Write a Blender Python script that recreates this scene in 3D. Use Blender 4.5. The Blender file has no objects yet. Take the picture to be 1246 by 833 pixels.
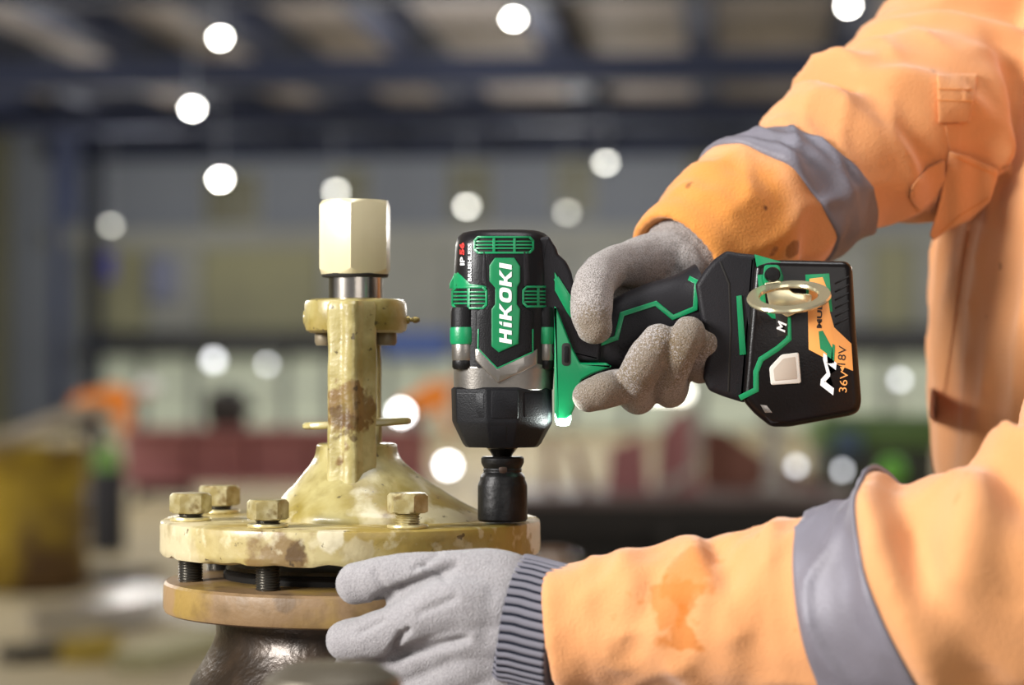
import bpy, bmesh, math, random
from mathutils import Vector, Matrix, noise
from mathutils.bvhtree import BVHTree

# ------------------------------------------------------------------ camera, world, light, exposure
PI = math.pi
SC = bpy.context.scene
COL = SC.collection
F = 2800.0            # focal length in pixels of the 1246 wide frame
ZC = 1.15             # camera height
HX, HY = 623.0, 450.0 # optical axis / horizon in the frame

cam_d = bpy.data.cameras.new('camera')
cam = bpy.data.objects.new('camera', cam_d); COL.objects.link(cam)
cam.location = (0, 0, ZC); cam.rotation_euler = (PI/2, 0, 0)
cam_d.sensor_width = 36.0; cam_d.lens = 36.0*F/1246.0
cam_d.shift_y = (HY-416.5)/1246.0
cam_d.clip_start = 0.05; cam_d.clip_end = 300
cam_d.dof.use_dof = True; cam_d.dof.focus_distance = 1.275; cam_d.dof.aperture_fstop = 4.8
SC.camera = cam

w = bpy.data.worlds.new('daylight'); SC.world = w; w.use_nodes = True
bg = w.node_tree.nodes['Background']
bg.inputs[0].default_value = (0.90, 0.94, 1.0, 1); bg.inputs[1].default_value = 0.20

def area(name, loc, target, size, power, color=(1, 1, 1), sy=None):
    d = bpy.data.lights.new(name, 'AREA'); d.energy = power; d.color = color
    d.size = size
    if sy: d.shape = 'RECTANGLE'; d.size_y = sy
    o = bpy.data.objects.new(name, d); COL.objects.link(o); o.location = loc
    o.rotation_euler = (Vector(target)-Vector(loc)).to_track_quat('-Z', 'Y').to_euler()
    return o
area('key_light', (-2.2, 0.0, 2.0), (0.0, 1.3, 1.1), 0.8, 118, (1.0, 0.985, 0.96))
area('top_light', (0.2, 1.2, 3.6), (0.2, 1.3, 1.0), 1.2, 30, (0.97, 0.98, 1.0))
area('front_light', (0.7, -1.6, 1.9), (0.25, 1.3, 1.0), 1.4, 12, (1.0, 0.96, 0.92))

SC.view_settings.view_transform = 'Standard'; SC.view_settings.look = 'None'
SC.view_settings.gamma = 1.0; SC.view_settings.use_curve_mapping = False
SC.view_settings.exposure = 0.35
try:
    SC.cycles.use_denoising = True
    SC.cycles.max_bounces = 8
    SC.cycles.sample_clamp_indirect = 6.0
except Exception: pass

# ------------------------------------------------------------------ helpers
def P(x, y, Y): return Vector(((x-HX)/F*Y, Y, ZC-(y-HY)/F*Y))
ORG = {}
def org(o): return ORG.get(o.name, Vector((0, 0, 0)))
def lin(c):
    if isinstance(c, str):
        c = [int(c[i:i+2], 16)/255 for i in (0, 2, 4)]
        c = [v/12.92 if v <= .04045 else ((v+.055)/1.055)**2.4 for v in c]
    return (c[0], c[1], c[2], 1)

def tag(o, label=None, cat=None, group=None, kind=None):
    if label: o['label'] = label
    if cat: o['category'] = cat
    if group: o['group'] = group
    if kind: o['kind'] = kind
    return o
def thing(name, loc, label, cat, group=None):
    o = bpy.data.objects.new(name, None); COL.objects.link(o)
    o.location = loc; ORG[o.name] = Vector(loc); o.empty_display_size = .05
    return tag(o, label, cat, group)
def obj(name, bm, mat, parent=None, ang=35, flat=False, normals=True):
    if normals: bmesh.ops.recalc_face_normals(bm, faces=bm.faces[:])
    if parent is not None: o0 = org(parent)
    else:
        xs = [v.co for v in bm.verts]
        o0 = Vector(((min(c.x for c in xs)+max(c.x for c in xs))/2, (min(c.y for c in xs)+max(c.y for c in xs))/2, min(c.z for c in xs)))
    for v in bm.verts: v.co -= o0
    me = bpy.data.meshes.new(name); bm.to_mesh(me); bm.free()
    for m in (mat if isinstance(mat, (list, tuple)) else [mat]): me.materials.append(m)
    if not flat:
        me.shade_smooth()
        if ang < 180: me.set_sharp_from_angle(angle=math.radians(ang))
    o = bpy.data.objects.new(name, me); COL.objects.link(o)
    if parent is None: o.location = o0
    else: o.parent = parent
    ORG[o.name] = o0
    return o

def loft(bm, rings, cap=True, mi=None):
    vs = [[bm.verts.new(p) for p in r] for r in rings]
    n = len(rings[0])
    for a, b in zip(vs, vs[1:]):
        for i in range(n):
            f = bm.faces.new((a[i], a[(i+1) % n], b[(i+1) % n], b[i]))
            if mi is not None: f.material_index = mi(i)
    if cap:
        bm.faces.new(vs[0][::-1]); bm.faces.new(vs[-1])
    return vs
def lathe(bm, prof, c, seg=48, axis='Z', ph=0.0):
    """prof: (radius, height) pairs about the point c"""
    rings = []
    for r, h in prof:
        ring = []
        for i in range(seg):
            a = ph+2*PI*i/seg
            if axis == 'Z': ring.append(Vector((c[0]+r*math.cos(a), c[1]+r*math.sin(a), c[2]+h)))
            elif axis == 'X': ring.append(Vector((c[0]+h, c[1]+r*math.cos(a), c[2]+r*math.sin(a))))
            else: ring.append(Vector((c[0]+r*math.cos(a), c[1]+h, c[2]+r*math.sin(a))))
        rings.append(ring)
    loft(bm, rings)
def box(bm, x0, x1, y0, y1, z0, z1, M=None, bev=0):
    b = bmesh.new(); bmesh.ops.create_cube(b, size=1)
    for v in b.verts:
        v.co = Vector(((x0+x1)/2+v.co.x*(x1-x0), (y0+y1)/2+v.co.y*(y1-y0), (z0+z1)/2+v.co.z*(z1-z0)))
    if bev: bmesh.ops.bevel(b, geom=b.edges[:], offset=bev, segments=2, profile=.5, affect='EDGES')
    if M: b.transform(M)
    merge(bm, b)
def merge(bm, b):
    me = bpy.data.meshes.new('t'); b.to_mesh(me); b.free(); bm.from_mesh(me); bpy.data.meshes.remove(me)
def cat_spline(pts, n):
    """Catmull-Rom through tuples, n samples per span"""
    out = []
    L = len(pts)
    for i in range(L-1):
        p0, p1, p2, p3 = pts[max(i-1, 0)], pts[i], pts[i+1], pts[min(i+2, L-1)]
        for k in range(n):
            t = k/n
            out.append(tuple(.5*(2*b+(c-a)*t+(2*a-5*b+4*c-d)*t*t+(-a+3*b-3*c+d)*t**3) for a, b, c, d in zip(p0, p1, p2, p3)))
    out.append(tuple(pts[-1]))
    return out
def frames(cs, ref=Vector((0, -1, 0))):
    fr = []
    for i in range(len(cs)):
        t = (cs[min(i+1, len(cs)-1)]-cs[max(i-1, 0)]).normalized()
        n1 = (ref-t*ref.dot(t))
        if n1.length < .05: n1 = Vector((0, 0, 1))-t*t.z
        n1.normalize(); fr.append((t, n1, t.cross(n1)))
    return fr
def finger(bm, pts, seg=18, n=6):
    """rounded tube; pts = (px, py, Y, radius)"""
    sp = cat_spline([tuple(P(a, b, c))+(r,) for a, b, c, r in pts], n)
    cs = [Vector(s[:3]) for s in sp]; rs = [s[3] for s in sp]
    fr = frames(cs)
    ring = lambda c, f, r: [c+(f[1]*math.cos(2*PI*i/seg)+f[2]*math.sin(2*PI*i/seg))*r for i in range(seg)]
    rings = []
    for k in range(5, 0, -1):
        a = k*PI/2/5.5; rings.append(ring(cs[0]-fr[0][0]*rs[0]*math.sin(a), fr[0], rs[0]*math.cos(a)))
    for c, f, r in zip(cs, fr, rs): rings.append(ring(c, f, r))
    for k in range(1, 6):
        a = k*PI/2/5.5; rings.append(ring(cs[-1]+fr[-1][0]*rs[-1]*math.sin(a), fr[-1], rs[-1]*math.cos(a)))
    loft(bm, rings)
def wire(bm, pts, r, seg=10, closed=False):
    cs = [Vector(p) for p in pts]; fr = frames(cs, Vector((0.13, 0.2, 1)))
    loft(bm, [[c+(f[1]*math.cos(2*PI*i/seg)+f[2]*math.sin(2*PI*i/seg))*r for i in range(seg)] for c, f in zip(cs, fr)])
def remesh(bm, voxel, smooth=4, fac=.5):
    bmesh.ops.recalc_face_normals(bm, faces=bm.faces[:])
    me = bpy.data.meshes.new('t'); bm.to_mesh(me); bm.free()
    o = bpy.data.objects.new('t', me); COL.objects.link(o)
    m = o.modifiers.new('r', 'REMESH'); m.mode = 'VOXEL'; m.voxel_size = voxel
    if smooth:
        s = o.modifiers.new('s', 'SMOOTH'); s.factor = fac; s.iterations = smooth
    ev = o.evaluated_get(bpy.context.evaluated_depsgraph_get())
    m2 = bpy.data.meshes.new_from_object(ev)
    b = bmesh.new(); b.from_mesh(m2)
    bpy.data.objects.remove(o); bpy.data.meshes.remove(me); bpy.data.meshes.remove(m2)
    return b

ZERO = lambda x, y: 0.0
def plate(poly, Y0, surf=ZERO, h=2.0, sink=3.0, bev=.8, step=None, bm=None, rnd=0, segs=2):
    """a polygon in frame units, h proud of surf (frame units), wrapped on surf; surf gives depth in metres"""
    b = bmesh.new()
    if rnd: poly = round_poly(poly, rnd)
    top = [b.verts.new((x, y, h)) for x, y in poly]
    bot = [b.verts.new((x, y, -sink)) for x, y in poly]
    ft = b.faces.new(top); b.faces.new(bot[::-1])
    n = len(poly)
    for i in range(n): b.faces.new((top[i], bot[i], bot[(i+1) % n], top[(i+1) % n]))
    bmesh.ops.recalc_face_normals(b, faces=b.faces[:])
    if bev: bmesh.ops.bevel(b, geom=list(ft.edges), offset=bev, segments=segs, profile=.5, affect='EDGES')
    if step:
        bmesh.ops.triangulate(b, faces=b.faces[:])
        xs = [p[0] for p in poly]; ys = [p[1] for p in poly]
        x = min(xs)+step
        while x < max(xs):
            bmesh.ops.bisect_plane(b, geom=b.verts[:]+b.edges[:]+b.faces[:], plane_co=(x, 0, 0), plane_no=(1, 0, 0)); x += step
        y = min(ys)+step*2
        while y < max(ys):
            bmesh.ops.bisect_plane(b, geom=b.verts[:]+b.edges[:]+b.faces[:], plane_co=(0, y, 0), plane_no=(0, 1, 0)); y += step*2
    k = Y0/F
    for v in b.verts: v.co = P(v.co.x, v.co.y, Y0+surf(v.co.x, v.co.y)-v.co.z*k)
    bmesh.ops.recalc_face_normals(b, faces=b.faces[:])
    if bm is None: return b
    merge(bm, b); return bm
def round_poly(poly, r, n=4):
    out = []
    L = len(poly)
    for i in range(L):
        p, a, b = Vector(poly[i]), Vector(poly[i-1]), Vector(poly[(i+1) % L])
        ra = min(r, (a-p).length*.45); rb = min(r, (b-p).length*.45)
        s, e = p+(a-p).normalized()*ra, p+(b-p).normalized()*rb
        for k in range(n+1):
            t = k/n; out.append(tuple(s*(1-t)**2+p*2*t*(1-t)+e*t*t))
    return out
def rect(x0, y0, x1, y1): return [(x0, y0), (x1, y0), (x1, y1), (x0, y1)]
def strip(line, wd):
    """polygon of width wd along a polyline"""
    pts = [Vector(p) for p in line]; L, R = [], []
    for i, p in enumerate(pts):
        a = (p-pts[i-1]).normalized() if i else None
        b = (pts[i+1]-p).normalized() if i < len(pts)-1 else None
        if a is None: d = b
        elif b is None: d = a
        else: d = (a+b).normalized()
        n = Vector((-d.y, d.x)); c = 1.0
        if a is not None and b is not None: c = 1/max(.5, abs(n.dot(Vector((-a.y, a.x)))))
        L.append(tuple(p+n*wd/2*c)); R.append(tuple(p-n*wd/2*c))
    return L+R[::-1]
def text_bm(txt, x, y, size, rot, Y0, surf=ZERO, h=.4, offset=.0, shear=0.0, spacing=1.0, width=None):
    """lettering lying on surf; (x,y) frame position of its centre, rot degrees counter-clockwise"""
    c = bpy.data.curves.new('t', 'FONT'); c.body = txt; c.size = 1; c.align_x = 'CENTER'; c.align_y = 'CENTER'
    c.offset = offset; c.shear = shear; c.space_character = spacing; c.extrude = .02; c.resolution_u = 3
    o = bpy.data.objects.new('t', c); COL.objects.link(o)
    me = bpy.data.meshes.new_from_object(o.evaluated_get(bpy.context.evaluated_depsgraph_get()))
    bpy.data.objects.remove(o); bpy.data.curves.remove(c)
    b = bmesh.new(); b.from_mesh(me); bpy.data.meshes.remove(me)
    xs = [v.co.x for v in b.verts]; ys = [v.co.y for v in b.verts]
    cy = (min(ys)+max(ys))/2; hh = max(ys)-min(ys); ww = max(xs)-min(xs); cx = (min(xs)+max(xs))/2
    sy = size/hh; sx = width/ww if width else sy
    a = math.radians(rot); k = Y0/F
    for v in b.verts:
        u, q = (v.co.x-cx)*sx, (v.co.y-cy)*sy
        X = x+u*math.cos(a)-q*math.sin(a); Yp = y-(u*math.sin(a)+q*math.cos(a))
        v.co = P(X, Yp, Y0+surf(X, Yp)-(h if v.co.z > 0 else h-.6)*k)
    return b

# ------------------------------------------------------------------ materials
def mat(name, col, rough=.5, metal=0.0, col2=None, nscale=40, nfac=.5, bump=0.0, bscale=300, spots=None, emit=None, spec=.5, sheen=0, coat=0, detail=4, noise_lo=.4, noise_hi=.65):
    m = bpy.data.materials.new(name); m.use_nodes = True
    nt = m.node_tree; N = nt.nodes; L = nt.links; bs = N['Principled BSDF']
    bs.inputs['Base Color'].default_value = lin(col); bs.inputs['Roughness'].default_value = rough; bs.inputs['Metallic'].default_value = metal
    bs.inputs['Specular IOR Level'].default_value = spec
    if sheen: bs.inputs['Sheen Weight'].default_value = sheen; bs.inputs['Sheen Roughness'].default_value = .5
    if coat: bs.inputs['Coat Weight'].default_value = coat; bs.inputs['Coat Roughness'].default_value = .15
    tc = N.new('ShaderNodeTexCoord'); cur = None
    def nz(scale, det=detail):
        t = N.new('ShaderNodeTexNoise'); t.inputs['Scale'].default_value = scale; t.inputs['Detail'].default_value = det
        L.new(tc.outputs['Object'], t.inputs['Vector']); return t
    def mix(fac, a, b):
        x = N.new('ShaderNodeMix'); x.data_type = 'RGBA'
        if hasattr(fac, 'node'): L.new(fac, x.inputs[0])
        else: x.inputs[0].default_value = fac
        for i, v in ((6, a), (7, b)):
            if hasattr(v, 'node'): L.new(v, x.inputs[i])
            else: x.inputs[i].default_value = lin(v)
        return x.outputs[2]
    def ramp(sock, lo, hi):
        r = N.new('ShaderNodeMapRange'); r.inputs[1].default_value = lo; r.inputs[2].default_value = hi; r.clamp = True
        L.new(sock, r.inputs[0]); return r.outputs[0]
    if col2 is not None:
        t = nz(nscale); f = ramp(t.outputs['Fac'], noise_lo, noise_hi)
        mu = N.new('ShaderNodeMath'); mu.operation = 'MULTIPLY'; mu.inputs[1].default_value = nfac; L.new(f, mu.inputs[0])
        cur = mix(mu.outputs[0], col, col2)
    for s in (spots or []):
        # s = dict(col, scale, lo, hi, fac, [at, rad]): blotches by noise, optionally near one place (object coordinates)
        t = nz(s['scale'], s.get('det', 5))
        fs = t.outputs['Fac']
        lo, hi = s['lo'], s['hi']
        if 'at' in s:     # ragged blotch round one place: noise plus nearness
            vm = N.new('ShaderNodeVectorMath'); vm.operation = 'DISTANCE'; L.new(tc.outputs['Object'], vm.inputs[0]); vm.inputs[1].default_value = s['at']
            d = ramp(vm.outputs['Value'], s['rad']*1.25, 0)
            ad = N.new('ShaderNodeMath'); ad.operation = 'MULTIPLY_ADD'; L.new(d, ad.inputs[0]); ad.inputs[1].default_value = .55; L.new(fs, ad.inputs[2])
            fs = ad.outputs[0]; lo, hi = .72, .80
        f = ramp(fs, lo, hi)
        mu = N.new('ShaderNodeMath'); mu.operation = 'MULTIPLY'; mu.inputs[1].default_value = s.get('fac', 1); L.new(f, mu.inputs[0])
        cur = mix(mu.outputs[0], cur if cur is not None else col, s['col'])
        if 'metal' in s: pass
    if cur is not None: L.new(cur, bs.inputs['Base Color'])
    if bump:
        t = nz(bscale, 3); b = N.new('ShaderNodeBump'); b.inputs['Strength'].default_value = bump; b.inputs['Distance'].default_value = .001
        L.new(t.outputs['Fac'], b.inputs['Height']); L.new(b.outputs['Normal'], bs.inputs['Normal'])
    if emit:
        bs.inputs['Emission Color'].default_value = lin(emit[0]); bs.inputs['Emission Strength'].default_value = emit[1]
    return m

M = {}
RUST = '6b4a26'
M['paint'] = mat('valve_cream_paint', 'a89c68', .40, 0, '84732f', 26, .9, .5, 130, noise_lo=.42, noise_hi=.58, spots=[
    dict(col='8f7436', scale=17, lo=.56, hi=.64, fac=.6), dict(col='75652c', scale=85, lo=.48, hi=.68, fac=.5), dict(col='5a4424', scale=34, lo=.61, hi=.66, fac=.6),
    dict(col='c6bd9c', scale=21, lo=.57, hi=.62, fac=.7), dict(col='40331f', scale=170, lo=.66, hi=.70, fac=.75)], coat=.25)
M['paint_post'] = mat('yoke_cream_paint', 'bdb280', .36, 0, '93833f', 30, .8, .6, 160, spots=[
    dict(col='40331f', scale=150, lo=.66, hi=.70, fac=.8)], coat=.3)
M['paint_low'] = mat('lower_flange_paint', '83694a', .5, 0, '92773a', 16, .9, .5, 140, noise_lo=.45, noise_hi=.55, spots=[
    dict(col='6b5232', scale=11, lo=.48, hi=.60, fac=.7), dict(col='5a4426', scale=80, lo=.5, hi=.7, fac=.5), dict(col='5e4930', scale=26, lo=.56, hi=.64, fac=.6),
    dict(col='8f7354', scale=30, lo=0, hi=0, fac=.8, at=(-.105, -.02, .24), rad=.06), dict(col='5a4630', scale=40, lo=0, hi=0, fac=.7, at=(-.03, -.108, .235), rad=.018)])
M['iron'] = mat('dirty_cast_iron', '2e241b', .30, .3, '483829', 35, .8, .35, 260)
M['nutpaint'] = mat('nut_cream_paint', 'cfc4a0', .3, 0, 'c8bc92', 30, .5, .15, 80, spots=[dict(col='3a2e1c', scale=70, lo=.72, hi=.74)], coat=.3)
M['steel'] = mat('bright_steel', 'b8b0a6', .22, 1, '94897c', 60, .6)
M['black_steel'] = mat('dark_oiled_steel', '1b1a1a', .42, .7, '2b2a2a', 120, .6, .2, 400)
M['thread'] = mat('thread_steel', '77746e', .3, .9)
M['zinc'] = mat('yellow_zinc', '9a8a58', .36, .35, 'c4bb96', 90, .9, .3, 200, spots=[dict(col='6b5222', scale=110, lo=.56, hi=.66, fac=.75)])
M['washer'] = mat('zinc_washer', 'd6c894', .3, .6)
M['gasket'] = mat('gasket_dark', '17130f', .7)
M['plastic'] = mat('charcoal_plastic', '161416', .36, 0, '1b191b', 60, .5, .12, 900, coat=.05, spec=.22)
M['rubber'] = mat('black_rubber', '100f11', .45, 0, None, bump=.25, bscale=1500, spec=.22)
M['softgrip'] = mat('grey_rubber_grip', '1d1b1e', .48, 0, None, bump=.25, bscale=1500, spec=.22)
M['bumper'] = mat('dark_grey_bumper', '141417', .42, 0, '19191c', 70, .5, .2, 1200, spec=.22)
M['green'] = mat('tool_green', '008450', .36, 0, '007c4a', 60, .5, .1, 900, coat=.1)
M['green_dk'] = mat('tool_green_plate', '007a48', .4)
M['silver'] = mat('cast_aluminium', '8d8882', .34, .8, '7c766f', 90, .5, .08, 900)
M['white'] = mat('white_print', 'f2f2f2', .5)
M['red'] = mat('red_print', 'd8322c', .5)
M['darkprint'] = mat('dark_print', '2a1a12', .5)
M['orange_lbl'] = mat('orange_label', 'f0a457', .45)
M['batt'] = mat('battery_black', '0e0908', .3, 0, '120b0a', 50, .5, .1, 900, coat=.1, spec=.22)
M['latch'] = mat('latch_grey', 'd2cdc4', .45)
M['latch_in'] = mat('latch_inner', 'b3a596', .5)
M['chrome'] = mat('plated_hook', 'd8cda8', .2, .75)
M['led'] = mat('led_lens', 'eafff2', .3, emit=('d8fff0', 9.0))
# ---- clothing
def cloth(name, col, col2, spots=None, bump=.35, bscale=900, nscale=25, rough=.85):
    return mat(name, col, rough, 0, col2, nscale, .6, bump, bscale, spots=spots, spec=.15, sheen=.25)
M['glove'] = mat('grey_knit_glove', '9c9899', .9, 0, '827e80', 900, .7, 1.0, 1100, spec=.12, sheen=.3)
GR = lambda x, y, Y: tuple(P(x, y, Y)-Vector((.40, 1.52, 0)))
M['glove_r'] = mat('worn_knit_glove', 'aba39f', .9, 0, '5f574f', 1500, .85, 1.0, 1300, spec=.12, sheen=.2, noise_lo=.45, noise_hi=.62, spots=[
    dict(col='6e5d42', scale=900, lo=0, hi=0, fac=.6, at=GR(724, 404, 1.256), rad=.02), dict(col='6e5d42', scale=900, lo=0, hi=0, fac=.6, at=GR(735, 484, 1.262), rad=.03),
    dict(col='6e5d42', scale=900, lo=0, hi=0, fac=.6, at=GR(800, 450, 1.255), rad=.028), dict(col='6e5d42', scale=900, lo=0, hi=0, fac=.6, at=GR(850, 410, 1.255), rad=.03)])
M['rib_l'] = mat('cuff_light_yarn', '727078', .9, spec=.1)
M['rib_d'] = mat('cuff_dark_yarn', '23252e', .95, spec=.05)
M['band'] = mat('grey_reflective_tape', '76727b', .55, .1, '6b666d', 30, .7, .25, 500, spots=[dict(col='5c5350', scale=28, lo=.62, hi=.72, fac=.5)])
M['thread_o'] = mat('orange_stitching', 'd98f4e', .9)

# ------------------------------------------------------------------ hall (turned a little to the right of the view)
AL = math.radians(5.6); CA, SA = math.cos(AL), math.sin(AL)
def Hc(u, v, z): return Vector((u*CA+v*SA, -u*SA+v*CA, z))
def hpx(x, y, v):
    dx = (x-HX)/F; Y = v/(dx*SA+CA); X = dx*Y
    return X*CA-Y*SA, ZC-(y-HY)/F*Y
def hbox(bm, u0, u1, v0, v1, z0, z1, bev=0):
    b = bmesh.new(); box(b, u0, u1, v0, v1, z0, z1, bev=bev)
    for q in b.verts: q.co = Hc(*q.co)
    merge(bm, b)
def hrect(bm, x0, y0, x1, y1, v, t, front=0.0):
    """a slab at hall depth v that covers the frame rectangle"""
    ua, za = hpx(x0, y0, v); ub, zb = hpx(x1, y1, v)
    hbox(bm, ua, ub, v-front, v+t, min(za, zb), max(za, zb))
VW = 45.0; ROOF = 6.05; UL, UR = -14.5, 9.0
M['floor'] = mat('concrete_floor', 'ac9d78', .7, 0, 'beb08e', .6, .9, spots=[dict(col='7a6e52', scale=1.4, lo=.58, hi=.7, fac=.7)])
M['wallup'] = mat('blue_grey_cladding', '6d737e', .7, 0, '666b75', .4, .6)
M['wallmid'] = mat('olive_panels', '858468', .7, 0, '767560', .5, .8)
M['wallmid2'] = mat('grey_panels', '8a8c88', .7, 0, '7c7d78', .5, .8)
M['wallleft'] = mat('olive_side_wall', '6e6d58', .75, 0, '605f4e', .5, .8)
M['blue_steel'] = mat('dark_blue_steel', '101931', .75, 0, '151f3b', 1, .5)
M['roof'] = mat('roof_sheeting', '8a827e', .85, 0, '7a7370', .5, .8)
M['girder'] = mat('girder_black', '1e2026', .6)
M['win'] = mat('daylit_glazing', 'b9c0ac', .5, 0, emit=('c3cbb8', .16))
M['win2'] = mat('dim_glazing', '55543e', .4)
M['frame'] = mat('window_frame', '8b8d88', .6)
M['lampglow'] = mat('lamp_lens', 'ffffff', .5, emit=((1.0, .98, .90), 70.0))
M['lampglow2'] = mat('lamp_lens_far', 'ffffff', .5, emit=((1.0, .99, .88), 12.0))
M['lampglow3'] = mat('lamp_lens_dim', 'ffffff', .5, emit=((1.0, .99, .85), 4.5))
M['lamphouse'] = mat('lamp_housing', '8f939c', .5, .5)
ST = lambda o: tag(o, kind='structure')

b = bmesh.new(); hbox(b, UL-.2, UR+.2, -5, VW+.6, -.15, 0); floor = ST(obj('floor', b, M['floor'], flat=True))
b = bmesh.new(); hbox(b, UL-.2, UR+.2, -1, VW+.6, ROOF, ROOF+.15); ceil_ = ST(obj('ceiling', b, M['roof'], flat=True))
# roof beams: long ones run with the hall, cross ones over it
for u in (-12.7, -10.65, -8.6, -6.55, -4.6, -2.5, -.5, 1.5, 3.5, 5.5, 7.5):
    b = bmesh.new(); hbox(b, u-.19, u+.19, 12, VW, ROOF-.52, ROOF-.46); hbox(b, u-.06, u+.06, 12, VW, ROOF-.46, ROOF-.06); hbox(b, u-.19, u+.19, 12, VW, ROOF-.06, ROOF)
    obj('beam', b, M['blue_steel'], ceil_, flat=True)
for v in (24.5, 32.0, 37.5):
    b = bmesh.new(); hbox(b, UL, UR, v-.2, v+.2, ROOF-.60, ROOF-.52); hbox(b, UL, UR, v-.06, v+.06, ROOF-.86, ROOF-.60); hbox(b, UL, UR, v-.2, v+.2, ROOF-.92, ROOF-.86)
    obj('cross_beam', b, M['blue_steel'], ceil_, flat=True)
b = bmesh.new(); hbox(b, UL, UR, VW, VW+.3, 0, ROOF); wallb = ST(obj('wall_back', b, M['wallup'], flat=True))
b = bmesh.new(); hbox(b, UL-.3, UL, 3, VW+.3, 0, ROOF); walll = ST(obj('wall_left', b, M['wallleft'], flat=True))
b = bmesh.new(); hbox(b, UR, UR+.3, 9, VW+.3, 0, ROOF); wallr = ST(obj('wall_right', b, M['wallmid2'], flat=True))
b = bmesh.new(); hrect(b, 60, 172, 1300, 186, VW, 0, .35); ST(obj('trim_1', b, M['blue_steel'], flat=True))
b = bmesh.new(); hrect(b, 60, 280, 1300, 297, VW, 0, .3); ST(obj('trim_2', b, M['wallmid2'], flat=True))
for i, (x0, x1, m) in enumerate(((104, 180, 'wallmid'), (183, 245, 'wallmid2'), (248, 390, 'wallmid'), (393, 545, 'wallmid2'), (548, 690, 'wallmid2'), (693, 850, 'wallmid2'), (853, 960, 'wallmid'), (963, 1060, 'wallmid2'), (1063, 1110, 'wallmid'), (1113, 1300, 'wallmid2'))):
    b = bmesh.new(); hrect(b, x0, 299, x1, 402, VW, 0, .12); obj('panel', b, M[m], wallb, flat=True)
    b = bmesh.new(); hrect(b, x0, 426, x1, 432, VW, 0, .12); obj('rail', b, M['frame'], wallb, flat=True)
b = bmesh.new(); hrect(b, 112, 403, 360, 428, VW-.5, 0, .5); hrect(b, 640, 398, 1300, 424, VW-.5, 0, .5); hrect(b, 362, 403, 470, 424, VW-.5, 0, .4); ST(obj('trim_3', b, M['girder'], flat=True))
b = bmesh.new(); hrect(b, 472, 402, 548, 436, VW-.5, 0, .5)
ST(obj('trim_4', b, mat('blue_girder', '39518c', .6), flat=True))
# glazed band under the girder
n = 1
for x0, x1 in ((112, 172), (176, 236), (240, 345), (349, 400), (404, 470), (474, 560), (564, 690), (694, 760), (764, 850), (854, 930), (934, 1010), (1014, 1075), (1079, 1150)):
    b = bmesh.new(); hrect(b, x0, 433, x1, 526, VW, 0, .06); wo = ST(obj('window_%d' % n, b, M['win'], flat=True)); n += 1
    b = bmesh.new(); hrect(b, x0, 433, x0+3, 526, VW, 0, .14); hrect(b, x0, 472, x1, 475, VW, 0, .14); hrect(b, x1-2, 433, x1, 526, VW, 0, .14); obj('window_frame', b, M['frame'], wo, flat=True)
# small dark windows high on the end wall
for x0, x1, y0, y1 in ((548, 596, 200, 268), (676, 722, 196, 262), (838, 884, 188, 250), (252, 316, 212, 274), (404, 448, 206, 270)):
    b = bmesh.new(); hrect(b, x0, y0, x1, y1, VW, 0, .05); wo = ST(obj('window_%d' % n, b, M['win2'], flat=True)); n += 1
    b = bmesh.new(); hrect(b, x0-2, y0-2, x1+2, y0, VW, 0, .1); hrect(b, x0-2, y1, x1+2, y1+2, VW, 0, .1); hrect(b, x0-2, y0, x0, y1, VW, 0, .1); hrect(b, x1, y0, x1+2, y1, VW, 0, .1); obj('window_frame', b, M['frame'], wo, flat=True)
# columns with crane corbels along the left
for x, v, wd, top in ((72, 40.0, 11, True), (120, 44.0, 7, False)):
    u, _ = hpx(x, 450, v); hw = wd*v/F/2
    b = bmesh.new(); hbox(b, u-hw, u+hw, v-.1, v+.1, 0, ROOF); hbox(b, u-hw*1.6, u+hw*1.6, v-.16, v+.16, 0, .05)
    hbox(b, u-hw*1.25, u+hw*1.25, v-.14, v-.1, 0, ROOF)
    if top: hbox(b, u-hw, u+hw*4.2, v-.2, v+.2, hpx(x, 268, v)[1], ROOF-.1)
    obj('column', b, M['blue_steel'], walll, flat=True)

# high bay lamps
LAMPS = [(268, 45, 24, 1), (234, 131, 29, 1), (625, 22, 23, 1), (1032, 6, 23, 1), (268, 217, 36, 1), (409, 232, 38, 2), (568, 250, 42, 2), (737, 197, 36, 2), (690, 257, 43, 3), (135, 273, 43, 3)]
LLAB = ['round high bay lamp at top left, highest of the left row', 'round high bay lamp second from the top in the left row, before the dark beams',
        'bright high bay lamp at the top centre above the impact wrench', 'high bay lamp cut by the top edge beside the orange shoulder',
        'round high bay lamp third down in the left row, against the grey wall', 'pale high bay lamp just above the tall hex nut',
        'pale high bay lamp right of the tall hex nut, before a dark window', 'pale high bay lamp above and left of the grey sleeve band',
        'faint blurred lamp below its brighter neighbour near the grey sleeve band', 'dim blurred lamp beside the dark blue column']
for (x, y, v, k), lab in zip(LAMPS, LLAB):
    Y = v; c = P(x, y, Y)
    t = thing('high_bay_lamp', c, lab, 'lamp', 'high bay lamps under the roof')
    r = 5.0*Y/F
    b = bmesh.new(); lathe(b, [(r*.2, r*2.2), (r*.5, r*2.1), (r*.6, r*1.3), (r*1.15, r*.25), (r*1.15, r*.15), (r*.9, r*.12)], c, 20); obj('housing', b, M['lamphouse'], t)
    b = bmesh.new(); lathe(b, [(r*.05, -r*.85), (r*.5, -r*.75), (r*.85, -r*.4), (r*.98, 0), (r*.95, r*.2)], c, 20)
    obj('lens', b, M[('lampglow', 'lampglow2', 'lampglow3')[k-1]], t)
    b = bmesh.new(); lathe(b, [(.012, r*2.1), (.012, max(r*2.2, ROOF-c.z))], c, 8); obj('hanger', b, M['lamphouse'], t)
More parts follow.
